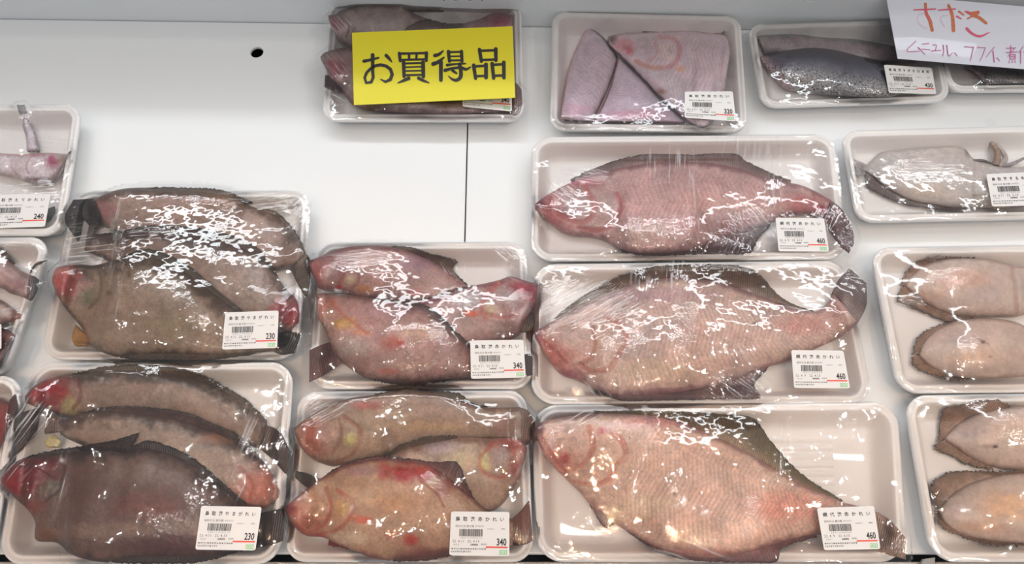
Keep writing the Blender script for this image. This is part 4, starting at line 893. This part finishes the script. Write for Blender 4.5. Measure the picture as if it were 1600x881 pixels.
# --- J, K, L: squid
SG = dict(cat='squid', name='squid', myo=0, blot=.05, smo=1)
Jt = make_tray([(1314, 204), (1690, 194), (1735, 338), (1340, 346)], .024, .018, 'squid pack with a price sticker at its right, at the right edge of the shelf', GT)
fish(Jt, KJ, 'whole squid with outstretched tentacle in the stickered pack below the sea bass', None,
     [(235, 410), (300, 345), (370, 285), (520, 262), (700, 250), (900, 238), (1010, 252), (1075, 325), (1150, 350), (1260, 375), (1400, 395), (1560, 380)],
     [(250, 430), (330, 480), (400, 540), (500, 600), (620, 655), (800, 688), (900, 708), (1080, 702), (1200, 712), (1320, 715), (1500, 690), (1580, 660)], z0=.009, dome=.014,
     base=(198, 184, 176), edge=(176, 158, 150), ew=5,
     fins=[('fin', [(255, 405), (300, 450), (400, 545), (500, 604), (620, 658), (800, 690), (1040, 705)], [(265, 545), (310, 575), (400, 620), (500, 660), (620, 694), (850, 722), (1050, 722)], (112, 92, 86)),
           ('fin_tip', [(300, 400), (240, 365), (168, 335)], [(290, 440), (240, 460), (195, 474)], (128, 106, 106))],
     tubes=[('tentacle', [(1250, 390), (1262, 320), (1255, 270), (1205, 190), (1178, 98)], .0045, .0010, (150, 120, 100)), ('tentacle', [(1270, 390), (1320, 340), (1300, 270), (1262, 215)], .0035, .002, (176, 158, 150)), ('tentacle', [(1260, 385), (1360, 380), (1470, 325)], .003, .0015, (150, 138, 136)), ('tentacle', [(1070, 350), (1150, 350), (1230, 372), (1280, 378)], .0018, .0012, (96, 90, 88))],
     feats=[('b', 1040, 280, 36, 46, (110, 86, 76), .85, -.6), ('b', 960, 230, 90, 20, (190, 158, 120), .7), ('b', 700, 580, 240, 80, (194, 170, 150), .5), ('b', 1140, 650, 80, 60, (176, 160, 140), .6), ('l', [(1080, 620), (1190, 615)], 8, (140, 124, 104), .6, -.6), ('l', [(1090, 360), (1085, 500), (1080, 700)], 9, (176, 160, 150), .6, -.8), ('b', 1300, 480, 120, 80, (186, 178, 176), .6)], seed=25, **SG)
wrap(Jt, [(700, 380, 300, 40, -4, .5), (230, 420, 90, 70, -30, .7), (1300, 380, 120, 60, 10, .6)], KJ)
make_label(Jt, [(1541, 272), (1622, 268), (1642, 320), (1550.4, 322.6)], '鳥取港するめいか', '380', mark=False)
def sq(P, K, label, T, Bt, up, lo, feats, seed, z0=.009):
    fish(P, K, label, None, T, Bt, z0=z0, dome=.016, base=(206, 182, 168), edge=(172, 142, 128), ew=5, fins=[('fin', *up, (150, 118, 98)), ('fin', *lo, (142, 110, 88))], feats=feats, seed=seed, rag=4, **SG)
Kt = make_tray([(1360, 386), (1700, 381), (1790, 611), (1405, 614)], .026, .020, 'upper pack of two squid without sticker, at the right edge', GT)
sq(Kt, KK, 'upper squid of the upper two squid pack, brown fin frill at its left tip',
   [(262, 262), (310, 200), (380, 150), (480, 123), (620, 117), (750, 130), (830, 152), (900, 162), (1050, 172), (1150, 200)], [(264, 275), (330, 332), (420, 388), (520, 428), (620, 442), (750, 442), (870, 440), (950, 420), (1050, 410), (1150, 380)],
   ([(275, 265), (320, 208), (390, 160), (480, 132), (640, 124)], [(236, 268), (262, 200), (290, 158), (350, 125), (430, 106), (650, 114)]),
   ([(275, 262), (330, 325), (420, 380), (520, 420), (640, 438)], [(238, 285), (220, 352), (330, 402), (450, 452), (525, 472), (640, 448)]),
   [('l', [(850, 150), (850, 210), (868, 270), (872, 440)], 12, (176, 140, 128), .8, -1.2), ('b', 580, 230, 170, 60, (214, 172, 156), .6), ('b', 700, 320, 130, 60, (190, 172, 168), .5), ('b', 400, 320, 90, 40, (204, 166, 146), .6), ('b', 960, 280, 80, 90, (178, 160, 150), .7)], 26)
sq(Kt, KK, 'lower squid of the upper two squid pack with a small dark nick in its mantle',
   [(338, 642), (370, 570), (450, 500), (570, 458), (720, 447), (860, 465), (950, 500), (1150, 530)], [(340, 660), (400, 712), (480, 752), (560, 776), (700, 782), (850, 772), (1000, 758), (1150, 730)],
   ([(350, 640), (380, 575), (455, 508), (580, 460)], [(300, 650), (318, 580), (345, 535), (430, 490), (580, 448)]),
   ([(350, 650), (400, 702), (480, 744), (620, 775)], [(302, 660), (298, 694), (350, 738), (500, 784), (625, 788)]),
   [('b', 690, 575, 18, 14, (90, 60, 54), .9, -.8), ('b', 620, 660, 160, 60, (214, 178, 150), .6), ('b', 560, 560, 120, 50, (200, 178, 172), .5), ('l', [(640, 545), (690, 575), (720, 590)], 5, (150, 110, 100), .7, -.5), ('b', 730, 660, 14, 10, (170, 120, 110), .7)], 27, .010)
wrap(Kt, [(290, 370, 70, 30, -20, .5), (430, 110, 60, 20, 10, .4)], KK, wavy=.4)
Lt = make_tray([(1413, 617), (1760, 612), (1850, 878), (1457, 878)], .026, .022, 'lower pack of two squid in yellowish light, at the bottom right', GT)
sq(Lt, KL, 'upper squid of the lower two squid pack with a dark hole in its mantle',
   [(298, 262), (360, 200), (450, 150), (600, 116), (720, 112), (900, 130)], [(300, 275), (360, 312), (430, 362), (520, 402), (620, 420), (750, 424), (900, 410)],
   ([(310, 262), (365, 206), (455, 158), (620, 120)], [(262, 285), (272, 240), (290, 130), (400, 96), (540, 75), (625, 108)]),
   ([(310, 268), (360, 306), (430, 354), (540, 404)], [(248, 300), (262, 325), (330, 352), (430, 402), (540, 422)]),
   [('b', 548, 308, 18, 12, (80, 54, 48), .95, -.8), ('b', 510, 305, 36, 14, (170, 140, 130), .6), ('b', 420, 240, 100, 40, (184, 162, 158), .5), ('b', 600, 200, 160, 50, (210, 178, 160), .5)], 28)
sq(Lt, KL, 'lower squid of the lower two squid pack, tip pointing left to a bright glint',
   [(268, 614), (330, 548), (420, 490), (550, 448), (690, 433), (900, 430)], [(272, 626), (300, 680), (380, 732), (480, 762), (600, 777), (750, 782), (900, 780)],
   ([(280, 612), (338, 555), (425, 497), (560, 455), (690, 440)], [(262, 598), (233, 500), (300, 440), (400, 424), (550, 428), (690, 424)]),
   ([(280, 620), (305, 672), (385, 724), (480, 755), (690, 778)], [(254, 622), (290, 702), (400, 752), (520, 788), (690, 792)]),
   [('b', 600, 600, 160, 90, (220, 176, 136), .7), ('b', 370, 610, 90, 50, (190, 162, 154), .5), ('b', 480, 700, 150, 40, (206, 160, 130), .5)], 29, .010)
wrap(Lt, [(300, 520, 60, 40, 50, .2)], KL, wavy=.25)

# --- M, N, O: packs cut off by the left edge
Mt = make_tray([(-150, 163), (127, 163), (95, 367), (-190, 367)], .027, .020, 'pack with a price sticker ending 240, cut off by the upper left edge', GT)
MG = dict(seed=30, myo=0)
fish(Mt, KM, 'thin fish with a forked grey tail pointing up in the 240 pack', None,
     [(240, 330), (225, 260), (195, 180), (165, 120)], [(160, 330), (155, 250), (135, 180), (128, 120)], base=(200, 184, 188), edge=(140, 126, 130), tail=([(172, 150), (160, 100), (148, 52)], [(130, 150), (112, 100), (100, 52)]), tailc=(150, 142, 142), ew=5, z0=.008, dome=.008,
     feats=[('l', [(150, 150), (185, 260), (205, 320)], 7, (214, 204, 206), .8)], seed=30, myo=0)
fish(Mt, KM, 'flatfish with translucent pink head pointing right in the 240 pack', None,
     [(425, 325), (390, 345), (330, 340), (250, 340), (150, 348), (60, 345), (-60, 340), (-200, 360)], [(405, 345), (375, 420), (340, 485), (280, 532), (200, 530), (120, 500), (0, 470), (-80, 455), (-200, 440)], z0=.010, dome=.014,
     base=(222, 204, 204), edge=(160, 134, 128), ew=7, tail=([(-180, 350), (-240, 330), (-290, 300)], [(-180, 440), (-240, 460), (-290, 490)]), tailc=(110, 96, 92),
     fins=[('pectoral_fin', [(20, 400), (0, 410), (-30, 420)], [(62, 462), (20, 470), (-30, 460)], (84, 66, 64))],
     feats=[('b', 315, 390, 55, 55, (172, 84, 108), .85), ('b', 370, 370, 40, 40, (150, 126, 106), .8), ('b', 210, 410, 60, 55, (214, 196, 196), .8, 1.0), ('b', 105, 410, 60, 60, (206, 184, 182), .8, .6), ('l', [(260, 350), (180, 370), (155, 430), (175, 470)], 6, (176, 116, 124), .7, -.6), ('l', [(150, 352), (80, 370), (68, 430), (120, 480)], 5, (176, 140, 144), .6, -.5), ('b', 240, 500, 110, 26, (140, 112, 112), .85), ('b', 120, 350, 200, 10, (206, 140, 140), .6)], seed=31, myo=0)
fish(Mt, KM, 'grey tailed fish mostly hidden under the 240 sticker', None,
     [(-150, 640), (100, 650), (210, 680), (270, 690)], [(-150, 750), (100, 770), (210, 768), (268, 755)], base=(150, 132, 130), tail=([(255, 688), (300, 668), (328, 658)], [(255, 758), (295, 745), (326, 700)]), tailc=(92, 86, 84), z0=.008, dome=.008, seed=32, myo=0)
wrap(Mt, [(340, 300, 120, 60, -10, .6), (300, 150, 160, 120, -40, .35), (150, 560, 200, 60, 5, .6), (380, 470, 40, 120, 75, .8), (100, 170, 160, 80, -15, .4)], KM)
make_label(Mt, [(-14, 304), (79, 303), (70, 354), (-22, 357)], '鳥取港えてかれい', '240', mark=False)
Nt = make_tray([(-230, 373), (80, 369), (5, 592), (-330, 597)], .027, .022, 'pack at the left edge with a grey-banded fish tail crossing its rim', GT)
fish(Nt, KN, 'fish whose dark scaly banded tail reaches over the tray rim at the left edge', None,
     [(-330, 140), (-200, 100), (0, 135), (60, 180), (120, 228), (172, 254)], [(-330, 300), (-200, 340), (0, 330), (60, 362), (110, 376), (152, 392)], z0=.012, dome=.014, base=(182, 148, 142), edge=(128, 96, 88),
     tail=([(160, 252), (200, 264), (224, 282)], [(148, 390), (182, 402), (212, 352)]), tailc=(70, 64, 62), fins=[('dorsal_fin', [(168, 250), (180, 215), (215, 180), (262, 172)], [(178, 240), (200, 205), (235, 190), (268, 168)], (66, 56, 52)), ('dorsal_fin', [(-200, 110), (-80, 118), (20, 150), (80, 196)], [(-190, 60), (-80, 60), (20, 110), (85, 190)], (120, 96, 80))],
     feats=[('l', [(0, 250), (60, 290), (130, 320)], 16, (150, 108, 108), .6), ('b', 100, 310, 60, 30, (170, 120, 122), .6)], seed=33, myo=0)
fish(Nt, KN, 'brown snouted fish below the banded tail at the left edge', None,
     [(122, 478), (70, 440), (0, 395), (-150, 370), (-300, 400)], [(118, 498), (60, 530), (0, 548), (-150, 560), (-300, 520)], z0=.009, dome=.013, base=(196, 176, 168), edge=(130, 86, 76), feats=[('b', 90, 490, 60, 50, (130, 76, 66), .95), ('b', 30, 510, 60, 30, (120, 80, 66), .6), ('l', [(0, 330), (40, 400), (80, 440)], 10, (150, 108, 100), .5)], seed=34, myo=0)
fish(Nt, KN, 'dark headed fish lowest in the pack at the left edge', None,
     [(84, 598), (50, 570), (10, 560), (-100, 540), (-260, 560)], [(80, 620), (40, 700), (0, 780), (-80, 800), (-260, 760)], z0=.010, dome=.013, base=(96, 66, 60), edge=(40, 28, 28), feats=[('b', 50, 600, 40, 40, (140, 90, 84), .8)], seed=35, myo=0)
wrap(Nt, [(80, 450, 70, 40, 20, .6), (60, 60, 120, 40, 0, .4)], KN)
make_label(Nt, [(-75, 505), (2, 506), (2, 545), (-78, 549)], '鳥取港えてかれい', '240', mark=False)
Ot = make_tray([(-280, 588), (37, 586), (-14, 872), (-350, 878)], .027, .022, 'lowest pack at the left edge, mostly out of view, with a red fish', GT)
fish(Ot, KO, 'red-brown fish with a spiky tail in the lowest pack at the left edge', None,
     [(-330, 160), (-200, 130), (-80, 150), (0, 170), (42, 190)], [(-330, 420), (-200, 450), (-80, 430), (0, 385), (24, 330)], z0=.010, dome=.014, base=(136, 62, 58), edge=(80, 34, 32), tail=([(38, 185), (52, 165), (66, 150)], [(24, 330), (56, 260), (80, 222)]), tailc=(78, 52, 44), seed=36, myo=0)
wrap(Ot, [(30, 130, 50, 30, 10, .8)], KO)

# ------------------------------------------------------------------ cards
def ribbon(K, pts, widths, to3, bold=1.2):
    """flat brush stroke with round ends: returns verts, faces"""
    p = spline(K.pts(pts), 18); wv = np.interp(np.linspace(0, 1, 18), np.linspace(0, 1, len(widths)), widths) / K.s / 2 * bold
    t = np.gradient(p, axis=0); t /= np.linalg.norm(t, axis=1)[:, None]; n = np.stack([-t[:, 1], t[:, 0]], -1)
    L_ = p + n * wv[:, None]; R_ = p - n * wv[:, None]
    def cap(c, d, r): 
        a0 = math.atan2(d[1], d[0]); return [(c[0] + r * math.cos(a0 + a), c[1] + r * math.sin(a0 + a)) for a in np.linspace(-1.2, 1.2, 6)]
    V = np.vstack([L_, R_]); F = [[i, i + 1, 18 + i + 1, 18 + i] for i in range(17)]
    c1 = cap(p[-1], t[-1], wv[-1]); c0 = cap(p[0], -t[0], wv[0]); k = len(V); V = np.vstack([V, c1, c0])
    F.append([17 + 18] + list(range(k, k + 6)) + [17]); F.append([0] + list(range(k + 6, k + 12)) + [18])
    return to3(V), F
def strokes(name, K, items, to3, mat, parent, lift0):
    VV = []; FF = []
    for q, (pts, wd) in enumerate(items):
        V, F = ribbon(K, pts, wd, to3); V = V.copy(); V[:, 2] += lift0 + q * 4e-6; k = sum(map(len, VV)); VV.append(V); FF += [[k + i for i in f] for f in F]
    o = mesh(name, np.vstack(VV), FF, mat, smooth=False); adopt(parent, o); return o
def card(name, label, quad, zc, thick, mat, curl=0):
    q = np.array([at(*quad[k], zc[k]) for k in range(4)]); c = q.mean(0); root = empty(name, tuple(c)); tag(root, label, 'sign')
    nrm = np.cross(q[1] - q[0], q[3] - q[0]); nrm /= np.linalg.norm(nrm); nrm = nrm if nrm[2] > 0 else -nrm
    # least squares plane through the four corners
    n_ = 14; V = []
    for b in range(n_ + 1):
        for a in range(n_ + 1):
            p = bil(q, np.array(a / n_), np.array(b / n_)); t = b / n_; p = p + nrm * curl * (max(0, t - .75) / .25) ** 2; V.append(p)
    m = len(V); V = V + [p - nrm * thick for p in V]; F = []
    for b in range(n_):
        for a in range(n_):
            i = b * (n_ + 1) + a; F.append([i, i + n_ + 1, i + n_ + 2, i + 1]); F.append([m + i, m + i + 1, m + i + n_ + 2, m + i + n_ + 1])
    ring = [a for a in range(n_ + 1)] + [b * (n_ + 1) + n_ for b in range(1, n_ + 1)] + [n_ * (n_ + 1) + a for a in range(n_ - 1, -1, -1)] + [b * (n_ + 1) for b in range(n_ - 1, 0, -1)]
    for i, r_ in enumerate(ring):
        s_ = ring[(i + 1) % len(ring)]; F.append([r_, s_, m + s_, m + r_])
    o = mesh('card_sheet', V, F, mat, smooth=False); adopt(root, o)
    p0 = q.mean(0); to3 = lambda P2: at_plane(P2[:, 0], P2[:, 1], p0 + nrm * .0004, nrm)
    return root, to3
zf = float(Ft.Zf.max()) + .0008
ycard, to3 = card('sale_card', 'bright yellow card with black brush lettering lying on the flounder pack', [(550, 51), (801, 41), (805, 152.5), (553, 164)], (zf + .002, zf + .002, zf, zf), .0004, YELLOW, 0)
Q1 = Crop(550, 60, 11.014); Q2 = Crop(670, 60, 11.014)
strokes('lettering', Q1, [
    ([(205, 390), (330, 365), (455, 332)], [46, 40, 28]), ([(355, 285), (355, 430), (355, 560), (362, 700), (300, 775), (235, 755), (215, 690), (250, 590), (340, 505), (430, 460), (540, 460), (640, 505), (690, 595), (672, 690), (610, 740), (550, 742), (492, 702)], [56, 50, 46, 44, 44, 42, 42, 44, 46, 52, 50, 16]),
    ([(588, 292), (640, 345), (685, 405)], [50, 44, 16]),
    ([(810, 262), (1050, 256), (1290, 250)], [36, 32, 36]), ([(815, 255), (830, 385)], [48, 44]), ([(1280, 248), (1278, 380)], [50, 44]), ([(830, 368), (1285, 358)], [30, 30]), ([(982, 265), (982, 365)], [36, 34]), ([(1112, 262), (1108, 362)], [34, 34]),
    ([(888, 410), (895, 655)], [54, 46]), ([(1222, 410), (1228, 655)], [56, 52]), ([(885, 430), (1220, 422)], [28, 28]), ([(900, 495), (1215, 485)], [22, 22]), ([(900, 560), (1215, 553)], [22, 22]), ([(895, 632), (1225, 625)], [30, 28]),
    ([(975, 685), (880, 728), (790, 765)], [54, 40, 16]), ([(1145, 682), (1230, 725), (1325, 762)], [46, 42, 16])], to3, INK, ycard, 0)
strokes('lettering', Q2, [
    ([(105, 292), (170, 275), (245, 215)], [52, 44, 22]), ([(75, 440), (160, 405), (262, 325)], [58, 50, 22]), ([(208, 400), (208, 715)], [56, 54]),
    ([(338, 225), (355, 392)], [50, 46]), ([(562, 222), (572, 395)], [48, 44]), ([(335, 235), (565, 230)], [30, 28]), ([(350, 308), (560, 304)], [22, 22]), ([(355, 378), (570, 374)], [28, 28]),
    ([(315, 458), (470, 440), (630, 432)], [40, 26, 22]), ([(280, 548), (420, 512), (560, 502), (640, 532), (718, 492)], [50, 36, 38, 44, 20]), ([(532, 445), (552, 560), (545, 665), (480, 718), (410, 705), (337, 648)], [56, 52, 58, 50, 36, 12]), ([(412, 552), (478, 600)], [46, 26]),
    ([(872, 190), (905, 392)], [50, 48]), ([(1152, 182), (1155, 378)], [54, 50]), ([(865, 212), (1165, 202)], [34, 34]), ([(900, 370), (1160, 362)], [34, 32]),
    ([(772, 462), (805, 688)], [54, 46]), ([(985, 448), (985, 672)], [56, 56]), ([(775, 482), (990, 468)], [38, 34]), ([(805, 650), (990, 642)], [34, 30]),
    ([(1090, 432), (1115, 682)], [52, 50]), ([(1290, 412), (1294, 678)], [54, 50]), ([(1088, 455), (1300, 442)], [36, 34]), ([(1115, 642), (1298, 635)], [34, 34])], to3, INK, ycard, 0)
wcard, to3w = card('handwritten_card', 'white card with red and magenta handwriting above the sea bass packs', [(1384, -9), (1700, 19), (1722, 118), (1402.7, 91.5)], (.058, .058, .040, .040), .0008, SIGNW, 0)
QW = Crop(1380, 0, 7.273)
strokes('orange_lettering', QW, [([(480, 45), (490, 150), (530, 230), (558, 345)], [26, 30, 34, 30]), ([(742, 60), (785, 170), (800, 345)], [26, 32, 34]), ([(862, 130), (915, 170)], [18, 14]), ([(955, 135), (1020, 170), (1090, 200), (1170, 262)], [22, 34, 30, 26]), ([(960, 150), (1080, 140)], [14, 30]), ([(962, 210), (1085, 150)], [16, 14])], to3w, PEN_O, wcard, 0)
strokes('red_lettering', QW, [([(345, 112), (470, 108), (595, 102)], [10, 14, 12]), ([(625, 116), (720, 108), (820, 102)], [10, 14, 12]), ([(950, 325), (1010, 380), (1100, 412), (1205, 368)], [26, 22, 20, 8]), ([(835, 185), (885, 212)], [16, 12]), ([(480, 100), (505, 190), (535, 260)], [10, 12, 8]), ([(930, 130), (1000, 160)], [12, 10])], to3w, PEN_R, wcard, .0001)
strokes('faint_lettering', QW, [([(470, 150), (400, 170), (395, 240), (440, 300), (500, 320)], [10, 8, 8, 8, 8]), ([(740, 170), (660, 190), (660, 240), (700, 300)], [10, 8, 8, 8])], to3w, PEN_F, wcard, -.0001)
strokes('magenta_lettering', QW, [([(370, 468), (268, 578), (410, 582)], [8, 7, 6]), ([(395, 540), (475, 618)], [10, 6]), ([(440, 502), (520, 495)], [7, 7]), ([(435, 558), (530, 566)], [7, 7]), ([(562, 512), (602, 515), (592, 578)], [7, 7, 7]), ([(545, 580), (655, 572)], [7, 7]),
    ([(682, 515), (688, 580), (675, 640)], [9, 7, 5]), ([(722, 515), (742, 635), (785, 602)], [9, 10, 5]), ([(812, 600), (842, 634)], [7, 5]), ([(920, 530), (1025, 536)], [6, 6]), ([(1025, 536), (1005, 630), (990, 692)], [9, 7, 5]), ([(1068, 538), (1160, 542)], [6, 6]), ([(1160, 545), (1130, 630), (1098, 696)], [7, 6, 5]),
    ([(1262, 535), (1170, 650)], [7, 5]), ([(1248, 580), (1262, 705)], [9, 9]), ([(1292, 655), (1325, 694)], [7, 5]), ([(1400, 548), (1502, 545)], [7, 7]), ([(1450, 520), (1448, 592)], [7, 7]), ([(1398, 598), (1525, 590)], [7, 7]), ([(1500, 540), (1418, 642)], [7, 5]),
    ([(1440, 622), (1500, 620)], [7, 7]), ([(1440, 622), (1442, 672)], [7, 7]), ([(1500, 620), (1500, 672)], [7, 7]), ([(1442, 646), (1500, 645)], [6, 6]), ([(1442, 672), (1500, 670)], [7, 7]), ([(1435, 690), (1430, 716)], [6, 5]), ([(1465, 690), (1470, 712)], [6, 5]), ([(1495, 688), (1505, 712)], [6, 5]),
    ([(1590, 530), (1540, 600)], [7, 5]), ([(1562, 580), (1562, 720)], [8, 7]), ([(1600, 590), (1700, 585)], [8, 7]), ([(1660, 540), (1665, 715), (1630, 700)], [9, 8, 5]), ([(1610, 630), (1635, 655)], [7, 5])], to3w, PEN_M, wcard, .0001)
# small card clip on the front rail
cp = at(1430, 879, 0); cr = at(1456, 873, 0)
vv = [(cp[0], cp[1] - .006, .001), (cr[0], cp[1] - .006, .001), (cr[0], cr[1] + .001, .006), (cp[0] + .006, cp[1] + .003, .006)]
cl = mesh('card_clip', vv + [(a, b, c - .0045) for a, b, c in vv], [(0, 1, 2, 3), (7, 6, 5, 4), (0, 4, 5, 1), (1, 5, 6, 2), (2, 6, 7, 3), (3, 7, 4, 0)], CLIPM, smooth=False)
tag(cl, 'small grey clip on the front rail below the lowest 460 pack', 'clip')
